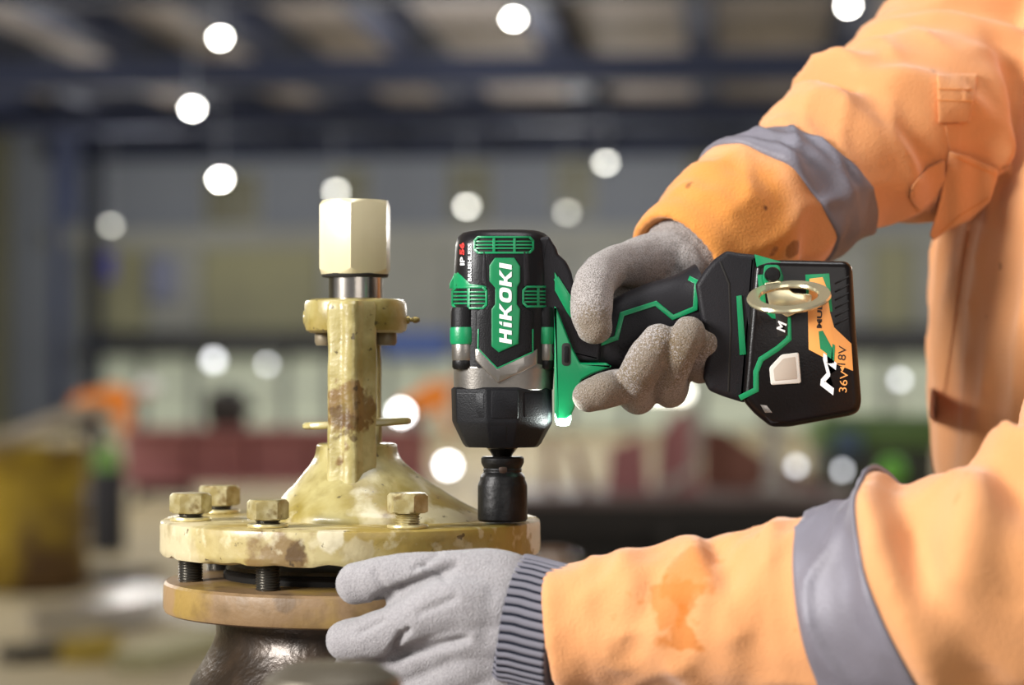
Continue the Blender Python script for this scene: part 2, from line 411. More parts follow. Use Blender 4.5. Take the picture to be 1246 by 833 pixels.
# added point lights that brighten the hall, set apart from the visible lamps
for u, v, e in ((-9, 18, 700), (-2.5, 19, 420), (5, 20, 420), (-10, 28, 620), (-3.5, 29, 620), (4, 29, 620), (-10, 38, 620), (-3, 38.5, 620), (4.5, 38, 620), (-7, 10, 760), (3, 10, 300)):
    d = bpy.data.lights.new('hall_fill_light', 'POINT'); d.energy = e*.62; d.color = (1, .97, .92); d.shadow_soft_size = .5
    l = bpy.data.objects.new('hall_fill_light', d); COL.objects.link(l); l.location = Hc(u, v, ROOF-2.3)

# ------------------------------------------------------------------ things in the hall, far to near
M['oxide'] = mat('red_oxide_primer', '9a6262', .7, 0, 'a87272', 2, .7)
M['oxide2'] = mat('brown_oxide_primer', '7d5040', .7, 0, '6d463a', 2, .7)
M['darkbench'] = mat('dark_bench_steel', '2a2624', .6, .2)
M['benchtop'] = mat('worn_bench_top', '7d6d6b', .55, .1, '665857', 3, .8)
M['pole'] = mat('grey_pole_paint', 'a9a49c', .5)
M['bgyellow'] = mat('ochre_drum_paint', 'a88d22', .5, 0, '4f3214', 2.6, .95, noise_lo=.42, noise_hi=.58)
M['bggreen'] = mat('machine_green', '5f7d45', .5)
M['lime'] = mat('lime_plastic', '6fbf3a', .5)
M['galv'] = mat('galvanised_bar', 'c2bdb8', .3, .8)
M['shine'] = mat('polished_steel', 'e8e8e8', .08, 1)
M['hivis'] = mat('far_orange_jacket', 'f08a2c', .8)
M['navy'] = mat('far_dark_trousers', '3a3a40', .9)
M['skin'] = mat('far_skin', 'c58f72', .6)
M['helm'] = mat('white_helmet_plastic', 'f2f2f2', .35)

def gz(y, Y): return ZC-(y-HY)/F*Y
def beam_H(name, x0, x1, y0, y1, Y, m, lab, cat, depth=.3, group=None, skew=0):
    """a welded I girder lying on its web side; flanges and stiffeners are parts"""
    a, c = P(x0, y1, Y), P(x1, y0, Y)
    t = thing(name, ((a.x+c.x)/2, Y, a.z), lab, cat, group)
    R = Matrix.Translation(Vector(((a.x+c.x)/2, Y, 0))) @ Matrix.Rotation(skew, 4, 'Z') @ Matrix.Translation(-Vector(((a.x+c.x)/2, Y, 0)))
    b = bmesh.new(); box(b, a.x, c.x, Y-.012, Y+.012, a.z, c.z, R); obj('web', b, m, t, flat=True)
    for z in (a.z, c.z-.03):
        b = bmesh.new(); box(b, a.x, c.x, Y-depth/2, Y+depth/2, z, z+.03, R); obj('flange', b, m, t, flat=True)
    for i in range(1, 5):
        x = a.x+(c.x-a.x)*i/5
        b = bmesh.new(); box(b, x-.012, x+.012, Y-depth/2+.02, Y-.012, a.z+.03, c.z-.03, R); obj('stiffener', b, m, t, flat=True)
    return t
def trestle(name, x, Y, ztop, lab, wid=.7, group=None):
    c = P(x, 450, Y); t = thing(name, (c.x, Y, 0), lab, 'trestle', group)
    b = bmesh.new(); box(b, c.x-wid/2, c.x+wid/2, Y-.05, Y+.05, ztop-.1, ztop); obj('crossbar', b, M['darkbench'], t, flat=True)
    for sx in (-1, 1):
        for sy in (-1, 1):
            b = bmesh.new(); wire(b, [(c.x+sx*wid*.4, Y+sy*.03, ztop-.1), (c.x+sx*wid*.46, Y+sy*.22, 0)], .03, 8); obj('leg', b, M['darkbench'], t)
    return t
# long red girder on the left, across two trestles
zt = gz(588, 20.0)
beam_H('steel_girder', 152, 520, 520, 588, 20.0, M['oxide'], 'long red oxide steel girder lying behind the yellow valve, on the left', 'girder', .35)
trestle('trestle', 200, 20.0, zt, 'dark trestle under the left end of the long red girder', .5)
trestle('trestle', 480, 20.0, zt, 'dark trestle under the red girder behind the cone of the valve', .5)
# long dark bench in the middle distance, right
Yb = 13.0
a, c = P(585, 628, Yb), P(1040, 603, Yb)
t = thing('steel_bench', ((a.x+c.x)/2, Yb+.4, 0), 'long low dark steel workbench behind the black socket and orange forearm', 'workbench')
b = bmesh.new(); box(b, a.x, c.x, Yb, Yb+1.1, c.z-.05, c.z, bev=.01); obj('bench_top', b, M['benchtop'], t, flat=True)
b = bmesh.new(); box(b, a.x+.05, c.x-.05, Yb+.06, Yb+1.0, a.z-.08, c.z-.05); obj('shade_skirt', b, M['darkbench'], t, flat=True)  # dark box put in for the shade right under the top
b = bmesh.new(); box(b, a.x+.1, c.x-.1, Yb+.25, Yb+1.0, .04, a.z-.08); obj('shade_block', b, M['darkbench'], t, flat=True)  # dark box standing in for the shaded void below the bench
for x in (a.x+.08, (a.x+c.x)/2, c.x-.08):
    b = bmesh.new(); box(b, x-.04, x+.04, Yb+.05, Yb+.15, 0, a.z); obj('leg', b, M['darkbench'], t, flat=True)
zb = c.z
def slab(name, poly, Y, th, m, lab, cat, group=None, parts=()):
    """a plate of real thickness, edge profile poly in frame units at depth Y"""
    b = bmesh.new()
    fr = [b.verts.new(P(x, y, Y)) for x, y in poly]; bk = [b.verts.new(P(x, y, Y)+Vector((0, th, 0))) for x, y in poly]
    b.faces.new(fr); b.faces.new(bk[::-1])
    for i in range(len(poly)): b.faces.new((fr[i], bk[i], bk[(i+1) % len(poly)], fr[(i+1) % len(poly)]))
    zl = min(v.co.z for v in b.verts)
    for v in b.verts:
        if v.co.z < zl+.03: v.co.z = zb+.002
    o = obj(name, b, m, flat=True); return tag(o, lab, cat, group)
slab('steel_plate', [(742, 545), (786, 528), (790, 604), (738, 604)], Yb+.3, .06, M['oxide'], 'short red oxide plate standing on the dark bench, left of its pair', 'plate', 'red plates on the bench')
slab('steel_plate', [(802, 530), (826, 500), (846, 500), (852, 604), (798, 604)], Yb+.32, .06, M['oxide'], 'taller red oxide plate with a sloped top on the dark bench', 'plate', 'red plates on the bench')
slab('steel_bracket', [(856, 520), (880, 522), (930, 556), (1000, 585), (1004, 604), (856, 604)], Yb+.75, .2, M['oxide2'], 'brown triangular steel bracket sloping down on the right of the bench', 'bracket')
slab('strut_frame', [(664, 530), (674, 530), (676, 604), (664, 604)], Yb+.35, .08, M['oxide2'], 'thin brown upright strut on the bench just right of the socket', 'strut')
slab('strut_frame', [(692, 540), (702, 540), (722, 604), (708, 604)], Yb+.35, .08, M['oxide2'], 'thin brown leaning strut on the bench, second right of the socket', 'strut')
b = bmesh.new(); wire(b, [P(846, 488, Yb+.1), P(848, 540, Yb+.1), P(842, 575, Yb+.1), P(808, 594, Yb+.1)], .028, 10)
tag(obj('bent_pipe', b, M['pole']), 'pale grey bent pipe standing at the front of the dark bench', 'pipe')
b = bmesh.new(); lathe(b, [(.09, 0), (.09, .03), (.045, .05), (.045, .55), (.06, .56), (.06, .6)], Vector((P(941, 606, Yb+.35).x, Yb+.35, zb+.002)), 16)
tag(obj('bench_post', b, M['pole']), 'pale round post standing on the bench before the green machine', 'post')
# small shiny things that catch the lamps
for x, y, Y, r, lab in ((945, 543, Yb+.3, .03, 'shiny round knob on the pale bench post'), (970, 567, Yb+.25, .035, 'bright steel ball just right of the pale bench post'),
                        (1025, 572, Yb+.2, .035, 'bright steel ball near the green machine, right of its twin'), ):
    pass
# green machine beyond the bench
Yg = 17.0
t = thing('green_machine', P(1060, 690, Yg)*1.0, 'blurred green workshop machine at the right under the battery', 'machine')
g0 = P(995, 545, Yg); g1 = P(1150, 505, Yg)
t.location = (g0.x+.4, Yg, 0); ORG[t.name] = Vector(t.location)
b = bmesh.new(); box(b, g0.x, g1.x, Yg, Yg+.8, g0.z, g1.z, bev=.03); obj('hood', b, M['bggreen'], t)
b = bmesh.new(); box(b, g0.x+.05, g1.x-.05, Yg+.05, Yg+.75, .25, g0.z, bev=.02); obj('body', b, mat('machine_dark', '3d4036', .6), t)
b = bmesh.new(); q = P(1032, 537, Yg-.05); box(b, q.x-.1, q.x+.1, Yg-.06, Yg+.02, q.z-.1, q.z+.08, bev=.01); obj('control_box', b, mat('machine_blue', '4d6380', .5), t)
b = bmesh.new(); box(b, g0.x-.02, g1.x+.02, Yg-.02, Yg+.82, 0, .25); obj('plinth', b, M['darkbench'], t, flat=True)
def lit_ball(name, x, y, Y, r, m, lab, cat, base):
    c = P(x, y, Y); t = thing(name, (c.x, Y, base), lab, cat)
    b = bmesh.new(); lathe(b, [(r*math.sin(a), -r*math.cos(a)) for a in [PI*(k+.15)/12.3 for k in range(13)]], c, 16); obj('lens', b, m, t)
    b = bmesh.new(); lathe(b, [(.05, base-c.z), (.05, base-c.z+.02), (.012, base-c.z+.03), (.012, -r*.9)], c, 10); obj('stand', b, M['pole'], t)
    return t
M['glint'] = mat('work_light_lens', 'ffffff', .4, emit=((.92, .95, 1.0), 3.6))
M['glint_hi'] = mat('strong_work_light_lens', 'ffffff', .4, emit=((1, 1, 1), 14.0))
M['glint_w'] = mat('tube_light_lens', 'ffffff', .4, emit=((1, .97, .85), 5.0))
zb2 = zb
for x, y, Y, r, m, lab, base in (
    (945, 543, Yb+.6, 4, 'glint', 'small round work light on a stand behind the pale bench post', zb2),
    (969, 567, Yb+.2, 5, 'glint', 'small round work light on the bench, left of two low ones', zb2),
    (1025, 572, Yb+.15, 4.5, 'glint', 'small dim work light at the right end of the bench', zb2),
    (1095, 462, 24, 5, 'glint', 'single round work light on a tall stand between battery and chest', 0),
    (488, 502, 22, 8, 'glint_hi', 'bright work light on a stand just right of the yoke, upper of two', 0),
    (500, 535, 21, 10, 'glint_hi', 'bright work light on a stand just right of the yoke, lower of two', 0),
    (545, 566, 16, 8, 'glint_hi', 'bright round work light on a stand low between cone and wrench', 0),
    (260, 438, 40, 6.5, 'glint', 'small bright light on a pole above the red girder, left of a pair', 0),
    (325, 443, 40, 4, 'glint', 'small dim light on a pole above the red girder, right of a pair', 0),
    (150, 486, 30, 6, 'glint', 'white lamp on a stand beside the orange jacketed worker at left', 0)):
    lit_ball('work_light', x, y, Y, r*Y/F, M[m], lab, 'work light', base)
c = P(812, 476, 26.0); t = thing('tube_light', (c.x, 26.0, 0), 'wide bright tube light on a stand seen below the gloved fingers', 'work light')
b = bmesh.new(); lathe(b, [(.02, -.24), (.07, -.22), (.07, .22), (.02, .24)], c, 12, 'X'); obj('tube', b, M['glint_w'], t)
b = bmesh.new(); lathe(b, [(.2, -c.z), (.2, -c.z+.03), (.02, -c.z+.05), (.02, -.07)], c, 10); obj('stand', b, M['pole'], t)
c = P(1085, 572, 9.0); t = thing('green_float', (c.x, 9.0, 0), 'lime green round marker on a thin stand above the lower sleeve', 'marker')
b = bmesh.new(); lathe(b, [(.055*math.sin(PI*(k+.15)/12.3), -.055*math.cos(PI*(k+.15)/12.3)) for k in range(13)], c, 16); obj('ball', b, M['lime'], t)
b = bmesh.new(); lathe(b, [(.12, -c.z), (.12, -c.z+.02), (.012, -c.z+.03), (.012, -.05)], c, 10); obj('stand', b, M['pole'], t)

# distant workers
def worker(x, Yw, sc, lean, lab, helmet, face):
    """bent figure: legs, trunk leaning forward, arms reaching down; one grown body, clothes over it"""
    c0 = P(x, 450, Yw); base = Vector((c0.x, Yw, 0))
    t = thing('person', base, lab, 'person')
    hip = Vector((0, 0, .86)); ln = math.radians(lean)
    d = Vector((face*math.sin(ln), -.1, math.cos(ln))).normalized()
    neck = hip+d*.50; head = neck+(d*.8+Vector((face*.2, 0, .2))).normalized()*.2
    def fg(bm, pts, seg=12):
        cs = [(base+Vector(p[:3])*sc) for p in pts]; rs = [p[3]*sc for p in pts]
        fr = frames(cs, Vector((.1, -1, .1))); rings = []
        r_ = lambda c, f, r: [c+(f[1]*math.cos(2*PI*i/seg)+f[2]*math.sin(2*PI*i/seg))*r for i in range(seg)]
        rings.append(r_(cs[0]-fr[0][0]*rs[0]*.7, fr[0], rs[0]*.6))
        for q in zip(cs, fr, rs): rings.append(r_(*q))
        rings.append(r_(cs[-1]+fr[-1][0]*rs[-1]*.7, fr[-1], rs[-1]*.6)); loft(bm, rings)
    T = lambda v, r: (v.x, v.y, v.z, r)
    body = bmesh.new(); jack = bmesh.new(); trs = bmesh.new()
    fg(body, [T(hip, .1), T(neck, .07), T(head, .06)])
    fg(body, [T(neck+d*.1, .045), T(head+d*.02, .09), T(head+d*.06, .085)])
    fg(jack, [T(hip-d*.04, .165), T(hip+d*.2, .16), T(hip+d*.4, .19), T(neck, .1)])
    for s in (-1, 1):
        sh = neck-d*.06+Vector((0, s*.19, 0)); el = sh+Vector((face*.03, s*.02, -.26)); ha = el+Vector((face*.06, -s*.03, -.2))
        fg(jack, [T(sh, .075), T(el, .058), T(ha, .045)]); fg(body, [T(neck-d*.1, .06), T(sh, .05), T(el, .04), T(ha, .03), T(ha+Vector((face*.06, 0, -.1)), .035)])
        kn = Vector((face*.08, s*.11, .47)); an = Vector((0, s*.12, .09))
        fg(trs, [T(hip+Vector((0, s*.08, -.02)), .105), T(kn, .08), T(an, .06)])
        fg(body, [T(hip, .09), T(kn, .05), T(an, .045), T(an+Vector((0, 0, -.05)), .04)])
        bt = bmesh.new(); fg(bt, [T(an+Vector((-face*.06, 0, -.03)), .055), T(an+Vector((face*.14, 0, -.05)), .04)]); obj('boot', bt, M['darkbench'], t)
    obj('body', remesh(body, .02*sc, 2), M['skin'], t, 180); obj('jacket', remesh(jack, .02*sc, 3), M['hivis'], t, 180); obj('trousers', remesh(trs, .02*sc, 3), M['navy'], t, 180)
    if helmet:
        hc = base+(head+d*.07)*sc; b = bmesh.new(); lathe(b, [(.16*sc, 0), (.13*sc, .01*sc), (.125*sc, .05*sc), (.09*sc, .11*sc), (.02*sc, .13*sc)], hc, 16); obj('helmet', b, M['helm'], t)
worker(104, 24.0, .9, 78, 'bent worker in orange jacket and dark trousers behind the ochre drum at far left', True, 1)
worker(500, 24.0, .86, 60, 'bent worker in orange jacket blurred between the yoke and the wrench', False, 1)

# ochre drum at the left with a plank over it
Yd = 12.0; c = P(38, 735, Yd); c.z = 0.0
t = thing('steel_drum', c, 'large ochre and rust brown steel drum cut by the left edge', 'drum')
hd = gz(542, Yd)
b = bmesh.new(); lathe(b, [(.29, .02), (.30, .04), (.30, hd*.33), (.312, hd*.345), (.30, hd*.36), (.30, hd*.65), (.312, hd*.665), (.30, hd*.68), (.30, hd-.03), (.31, hd-.015), (.305, hd), (.28, hd), (.275, hd-.02)], c, 40); obj('drum_shell', b, M['bgyellow'], t)
b = bmesh.new(); lathe(b, [(.274, hd-.03), (.274, hd-.015)], c, 32); obj('lid', b, mat('drum_lid', '4c3a1c', .6), t)
b = bmesh.new(); lathe(b, [(.03, hd-.015), (.03, hd+.005), (.02, hd+.01)], c+Vector((.15, -.1, 0)), 10); obj('bung', b, M['galv'], t)
b = bmesh.new()
p0, p1 = P(8, 536, Yd-.15), P(116, 494, Yd+.9); dv = (p1-p0); dv = dv.normalized(); sd = dv.cross(Vector((0, 0, 1))).normalized(); up = sd.cross(dv)
rings = [[q+sd*sx*.08+up*sz*.02 for sx, sz in ((-1, -1), (1, -1), (1, 1), (-1, 1))] for q in (p0, p1)]
loft(b, rings); tag(obj('plank', b, mat('grey_plank', '9a8d76', .8), flat=True), 'grey brown plank leaning across the top of the ochre drum', 'plank')
c = P(131, 640, 14.5); c.z = 0
t = thing('gas_bottle', c, 'slim dark gas bottle with a green top right of the ochre drum', 'gas bottle')
hb = gz(548, 14.5)
b = bmesh.new(); lathe(b, [(.1, 0), (.115, .03), (.115, hb-.16), (.1, hb-.12)], c, 20); obj('cylinder_body', b, M['navy'], t)
b = bmesh.new(); lathe(b, [(.1, hb-.12), (.09, hb-.04), (.06, hb+.02), (.03, hb+.04)], c, 20); obj('shoulder', b, mat('bottle_green', '74a04a', .5), t)
b = bmesh.new(); lathe(b, [(.02, hb+.03), (.02, hb+.09), (.03, hb+.1), (.03, hb+.12)], c, 10); obj('valve_cap', b, M['galv'], t)
# metal bars and scrap on the floor at lower left
def floor_bar(name, pts, wd, th, m, lab, cat, group=None):
    b = bmesh.new(); L = []
    cs = [Vector((x, y, th/2+z)) for x, y, z in pts]
    rings = []
    for i, q in enumerate(cs):
        d = (cs[min(i+1, len(cs)-1)]-cs[max(i-1, 0)]).normalized(); s = Vector((-d.y, d.x, 0)).normalized()
        rings.append([q+s*a*wd/2+Vector((0, 0, c*th/2)) for a, c in ((-1, -1), (1, -1), (1, 1), (-1, 1))])
    loft(b, rings); return tag(obj(name, b, m, flat=True), lab, cat, group)
def fl(x, y):
    Y = F*ZC/(y-HY); p = P(x, y, Y); return (p.x, p.y, 0.0)
floor_bar('metal_bar', [fl(36, 772), fl(90, 770), fl(160, 756)], .26, .12, M['galv'], 'long silvery flat bar lying on the floor at lower left', 'bar')
floor_bar('metal_bar', [fl(150, 737), fl(205, 745), fl(290, 757)], .26, .10, M['helm'], 'short white bar on the floor beside the lower flange', 'bar')
floor_bar('wooden_batten', [fl(84, 808), fl(135, 800)], .10, .10, mat('yellow_batten', 'b39a40', .7), 'yellow batten on the floor below the silvery bar', 'batten')
floor_bar('dark_bar', [fl(5, 806), fl(70, 800)], .12, .06, M['darkbench'], 'dark bar on the floor at the lower left corner', 'bar')
floor_bar('dark_bar', [fl(112, 708), fl(160, 700)], .4, .05, M['darkbench'], 'dark bar lying on the floor at the foot of the ochre drum', 'bar')
floor_bar('wooden_batten', [fl(160, 818), fl(262, 788)], .16, .08, mat('pale_batten', 'b9b48c', .7), 'pale batten on the floor left of the valve neck', 'batten')
# odds and ends that stand out in the blur
c = P(278, 520, 20.0); t = thing('hoist_motor', (c.x, 20.0, gz(520, 20.0)+.002), 'dark round motor sitting on top of the long red girder', 'motor')
z0 = gz(520, 20.0)+.002
b = bmesh.new(); box(b, c.x-.16, c.x+.16, 19.9, 20.1, z0, z0+.05); obj('foot_plate', b, M['darkbench'], t, flat=True)
b = bmesh.new(); lathe(b, [(.05, -.2), (.13, -.18), (.14, -.1), (.14, .12), (.11, .16), (.04, .17), (.03, .24)], (c.x, 20.0, z0+.17), 20, 'X'); obj('motor_case', b, M['darkbench'], t)
b = bmesh.new(); box(b, c.x-.06, c.x+.06, 19.95, 20.05, z0+.29, z0+.36, bev=.01); obj('terminal_box', b, M['navy'], t)
for x0, y0, x1, y1, m, lab in ((182, 312, 218, 366, mat('blue_grey_board', '6b7088', .6), 'blue grey notice board high on the end wall at left'),
                               (122, 306, 142, 342, mat('violet_board', '4a4a9a', .5), 'violet blue sign board beside the dark columns at left')):
    ua, za = hpx(x0, y0, VW-.2); ub, zb_ = hpx(x1, y1, VW-.2)
    b = bmesh.new(); hbox(b, ua, ub, VW-.42, VW-.31, min(za, zb_), max(za, zb_), .02); tag(obj('notice_board', b, m), lab, 'board')
# brown stub beside the right sleeve of the flange
c = P(672, 700, 5.0)
t = thing('brown_stand', (c.x, 5.0, 0), 'blurred brown round stub right of the flanges under the bench', 'stand')
b = bmesh.new(); lathe(b, [(.09, -c.z), (.09, -c.z+.02), (.03, -c.z+.03), (.03, .0), (.045, .01), (.045, .05), (.02, .055)], c, 18); obj('post', b, mat('brown_paint', '8a5a2a', .6), t)
b = bmesh.new(); lathe(b, [(.055, .03), (.055, .045)], c, 18); obj('collar', b, M['galv'], t)

# ------------------------------------------------------------------ the valve on its bench
YV = 1.35; kV = YV/F
ZB = .80
t = thing('work_table', (0.0, 1.3, 0), 'steel work table under the valve, below the frame', 'table')
b = bmesh.new(); box(b, -.55, .2, .82, 1.85, ZB-.04, ZB, bev=.004); obj('table_top', b, M['benchtop'], t, flat=True)
for sx in (-.5, .15):
    for sy in (.88, 1.79):
        b = bmesh.new(); box(b, sx-.025, sx+.025, sy-.025, sy+.025, 0, ZB-.04); obj('leg', b, M['darkbench'], t, flat=True)
def pxl(prof, cx, seg=64, Y=YV, axis='Z'):
    """lathe from (radius px, y px) about x=cx"""
    b = bmesh.new(); k = Y/F; c = P(cx, 450, Y)
    lathe(b, [(r*k, -(y-450)*k) for r, y in prof], (c.x, c.y, ZC), seg); return b
vc = P(427, 630, YV)
TILT = -.010
body = thing('flanged_valve', (vc.x, YV, ZB), 'lower flange and dark iron neck of the valve, gripped by the left glove', 'valve')
b = pxl([(150, 700), (226, 703), (229, 706), (230, 712), (230, 734), (228, 739), (224, 741), (168, 742)], 431, 128)
lo = obj('lower_flange', b, M['paint_low'], body)
b = pxl([(166, 740), (163, 752), (163, 768), (168, 782), (178, 800), (192, 822), (204, 850), (208, 900), (196, 960), (160, 1010), (130, 1040), (130, 1090), (190, 1092), (192, 1096), (192, 1150), (190, 1151)], 427, 96)
zmin = min(v.co.z for v in b.verts)
for v in b.verts:
    if v.co.z < ZC-.24: v.co.z = ZC-.24+(v.co.z-(ZC-.24))*((ZC-.24-ZB)/(ZC-.24-zmin))
obj('neck', b, M['iron'], body)
b = pxl([(118, 704), (152, 703), (154, 700), (154, 694), (150, 690), (146, 690)], 427, 96); obj('gasket_face', b, M['gasket'], body)
b = pxl([(120, 692), (146, 691), (148, 688), (146, 684), (120, 683)], 424, 96); obj('gasket_ring', b, M['thread'], body)

bon = thing('valve_bonnet', (vc.x, YV, P(0, 672, YV).z), 'cream yellow valve bonnet with flange, cone and yoke post on top of the lower flange', 'valve')
b = pxl([(150, 672), (222, 672), (228, 671), (230, 667), (230, 636), (229, 632), (226, 630), (60, 629)], 427, 160)
bmesh.ops.subdivide_edges(b, edges=[e for e in b.edges if abs(e.verts[0].co.z-e.verts[1].co.z) > .01], cuts=5)
for v in b.verts:      # cast iron is never quite even; the lower rim is chipped
    nn = noise.noise(v.co*38)*.0006+noise.noise(v.co*140)*.0003
    d = Vector((v.co.x-vc.x, v.co.y-YV, 0))
    if d.length > .1: v.co += d.normalized()*nn
    if v.co.z < P(0, 665, YV).z and d.length > .1: v.co.z += max(0, noise.noise(v.co*60)-.15)*.006
M['flange'] = mat('flange_worn_paint_and_shine', 'b0a274', .42, 0, '957e36', 13, .95, .5, 120, noise_lo=.40, noise_hi=.56, spots=[
    dict(col='9c8440', scale=24, lo=.54, hi=.62, fac=.55),
    dict(col='c2b594', scale=18, lo=0, hi=0, fac=.8, at=(-.095, -.05, .008), rad=.05),
    dict(col='6b4d24', scale=45, lo=0, hi=0, fac=.8, at=(-.032, -.108, .008), rad=.026),
    dict(col='4a3319', scale=70, lo=0, hi=0, fac=.8, at=(-.022, -.108, .006), rad=.013),
    dict(col='d6cdb2', scale=60, lo=0, hi=0, fac=.7, at=(-.004, -.106, .019), rad=.012),  # pale patch paints in the reflection off the flange top
    dict(col='c6bb9c', scale=60, lo=0, hi=0, fac=.5, at=(.012, -.108, .008), rad=.012),
    dict(col='76622e', scale=70, lo=.50, hi=.70, fac=.5), dict(col='d6ccac', scale=110, lo=.58, hi=.68, fac=.4),
    dict(col='eae4d6', scale=60, lo=0, hi=0, fac=.8, at=(.108, -.02, .012), rad=.02),
    dict(col='3a2c1a', scale=150, lo=.655, hi=.69, fac=.8)], coat=.25)
obj('upper_flange', b, M['flange'], bon)
# cone
cone_rows = [(631, 322, 602), (625, 328, 590), (612, 338, 566), (598, 349, 541), (585, 360, 521), (574, 369, 506), (566, 376, 496), (559, 381, 489), (552, 384, 485), (545, 385, 484), (541, 386, 483), (539, 389, 480)]
b = bmesh.new(); rings = []
sp = cat_spline([tuple(map(float, r)) for r in cone_rows], 3)
for y, xl, xr in sp:
    cx = (xl+xr)/2; rx = (xr-xl)/2; ry = min(rx*1.0, 128); c = P(cx, y, YV); ring = []
    for i in range(72):
        a = 2*PI*i/72; p = Vector((c.x+rx*kV*math.cos(a), YV+ry*kV*math.sin(a), c.z))
        p += Vector((math.cos(a), math.sin(a), 0))*(noise.noise(p*45)*.0012+noise.noise(p*150)*.0005); ring.append(p)
    rings.append(ring)
loft(b, rings); obj('cone', b, M['paint'], bon, 60)
# yoke legs: ribbed front post and its twin behind the spindle
def yoke_leg(sgn):
    sec = [(403, 6), (403, -8), (406, -15), (421, -18), (426, -23), (434, -25), (440, -23), (446, -13), (461, -2), (461, 6), (455, 9), (409, 9)]
    rows = [(604, 1.16), (594, 1.12), (586, 1.08), (578, 1.05), (568, 1.02), (556, 1.0), (380, 1.0), (372, .97), (368, .85)]
    ys = []
    sp = []
    for (y0, s0), (y1, s1) in zip(rows, rows[1:]):
        n = max(1, int(abs(y1-y0)/6))
        sp += [(y0+(y1-y0)*k/n, s0+(s1-s0)*k/n) for k in range(n)]
    sp.append(rows[-1]); rings = []
    sec = round_poly(sec, 3, 2)
    Yl = YV+sgn*.026
    for y, s in sp:
        ring = []
        for x, d in sec:
            xx = 432+(x-432)*(1+(s-1)*.55); p = P(xx, y, YV); p.y = Yl+(-sgn)*d*kV*s+ (0 if sgn < 0 else 0)
            ring.append(p+Vector((noise.noise(p*70)*.0007, noise.noise(p*55+Vector((5, 0, 0)))*.0009, 0)))
        rings.append(ring)
    b = bmesh.new(); loft(b, rings); return b
M['post'] = mat('yoke_rusty_paint', 'b6aa76', .36, 0, '857434', 30, .75, .6, 170, spots=[
    dict(col='664012', scale=75, lo=.26, hi=.58, fac=.8, at=(.0, -.036, .083), rad=.026),
    dict(col='472c10', scale=140, lo=0, hi=0, fac=.7, at=(-.002, -.038, .08), rad=.014), dict(col='7a6a30', scale=95, lo=.48, hi=.68, fac=.45),
    dict(col='40331f', scale=150, lo=.66, hi=.70, fac=.8)], coat=.35)
obj('yoke_post', yoke_leg(-1), M['post'], bon, 28); obj('yoke_post', yoke_leg(1), M['post'], bon, 28)
b = pxl([(30, 364), (54, 364), (60, 366), (62, 370), (62, 396), (60, 402), (55, 405), (30, 405)], 433, 64)
for v in b.verts: v.co += Vector((noise.noise(v.co*60), noise.noise(v.co*60+Vector((3, 1, 0))), 0))*.0008
obj('collar', b, M['paint'], bon)
for cx in (396, 470):
    b = pxl([(6, 404), (12, 404), (13, 408), (13, 416), (11, 420), (4, 420)], cx, 24); obj('collar_bolt', b, mat('dirty_bolt', '7c705a', .5, .3), bon)
b = bmesh.new(); c = P(494, 389, YV); lathe(b, [(5*kV, 0), (5*kV, 4*kV), (2.6*kV, 5*kV), (2.6*kV, 8*kV), (4*kV, 9*kV), (4*kV, 13*kV), (2*kV, 17*kV)], c, 14, 'X'); obj('grease_nipple', b, mat('dirty_brass', '8f7d48', .35, .7), bon)
b = bmesh.new(); c = P(369, 386, YV); lathe(b, [(2*kV, 0), (8*kV, .5*kV), (9*kV, 2*kV), (9*kV, 6*kV)], c, 16, 'X'); obj('collar_plug', b, M['paint'], bon)
b = pxl([(10, 540), (22, 540), (22, 405), (10, 405)], 433, 32); obj('spindle', b, M['steel'], bon)
b = pxl([(24, 510), (63, 510.5), (66, 513), (66, 517), (62, 519), (24, 519)], 434, 64)
cw = P(434, 515, YV)
for v in b.verts: v.co.y = YV+(v.co.y-YV)*.36
bmesh.ops.rotate(b, cent=cw, matrix=Matrix.Rotation(-.05, 3, 'Y'), verts=b.verts[:])
for v in b.verts: v.co.z += noise.noise(v.co*50)*.0008
obj('gland_washer', b, M['paint_post'], bon)
b = pxl([(31, 364), (33, 363), (33, 338), (30, 337)], 433, 40); obj('steel_sleeve', b, M['steel'], bon)
# tall hex nut
nutb = thing('hex_nut', P(432, 336, YV), 'tall cream painted hexagonal nut on top of the spindle', 'nut')
def hexcol(cx, ytop, ybot, R, rot, Y, cham=(.45, .45), sub=8):
    k = Y/F; c = P(cx, 0, Y); pts = []
    for i in range(6):
        a0, a1 = rot+PI/3*i, rot+PI/3*(i+1)
        for s in range(sub):
            t_ = s/sub; pts.append((R*((1-t_)*math.cos(a0)+t_*math.cos(a1)), R*((1-t_)*math.sin(a0)+t_*math.sin(a1))))
    r0 = R*.875
    def rg(y, sgn, ch, f=1.0, inset=False):
        out = []
        for px_, py_ in pts:
            r = math.hypot(px_, py_); dy = max(0, r-r0)*ch*sgn
            q = 1.0
            if inset: q = r0/r*.985; dy = -.6*sgn
            out.append(Vector((c.x+px_*q*f*k, Y+py_*q*f*k, ZC-(y+dy-450)*k)))
        return out
    b = bmesh.new(); loft(b, [rg(ybot, -1, cham[1], 1, True), rg(ybot-.8, -1, cham[1], .99), rg(ybot-2, -1, cham[1]), rg(ytop+2, 1, cham[0]), rg(ytop+.8, 1, cham[0], .99), rg(ytop, 1, cham[0], 1, True)])
    return b
obj('nut_body', hexcol(432, 245, 334, 47, -PI/2-.04, YV, (.7, .9)), M['nutpaint'], nutb, 25)
b = pxl([(34, 338), (40, 337), (41, 334), (38, 330)], 432, 40); obj('nut_underside', b, M['gasket'], nutb)
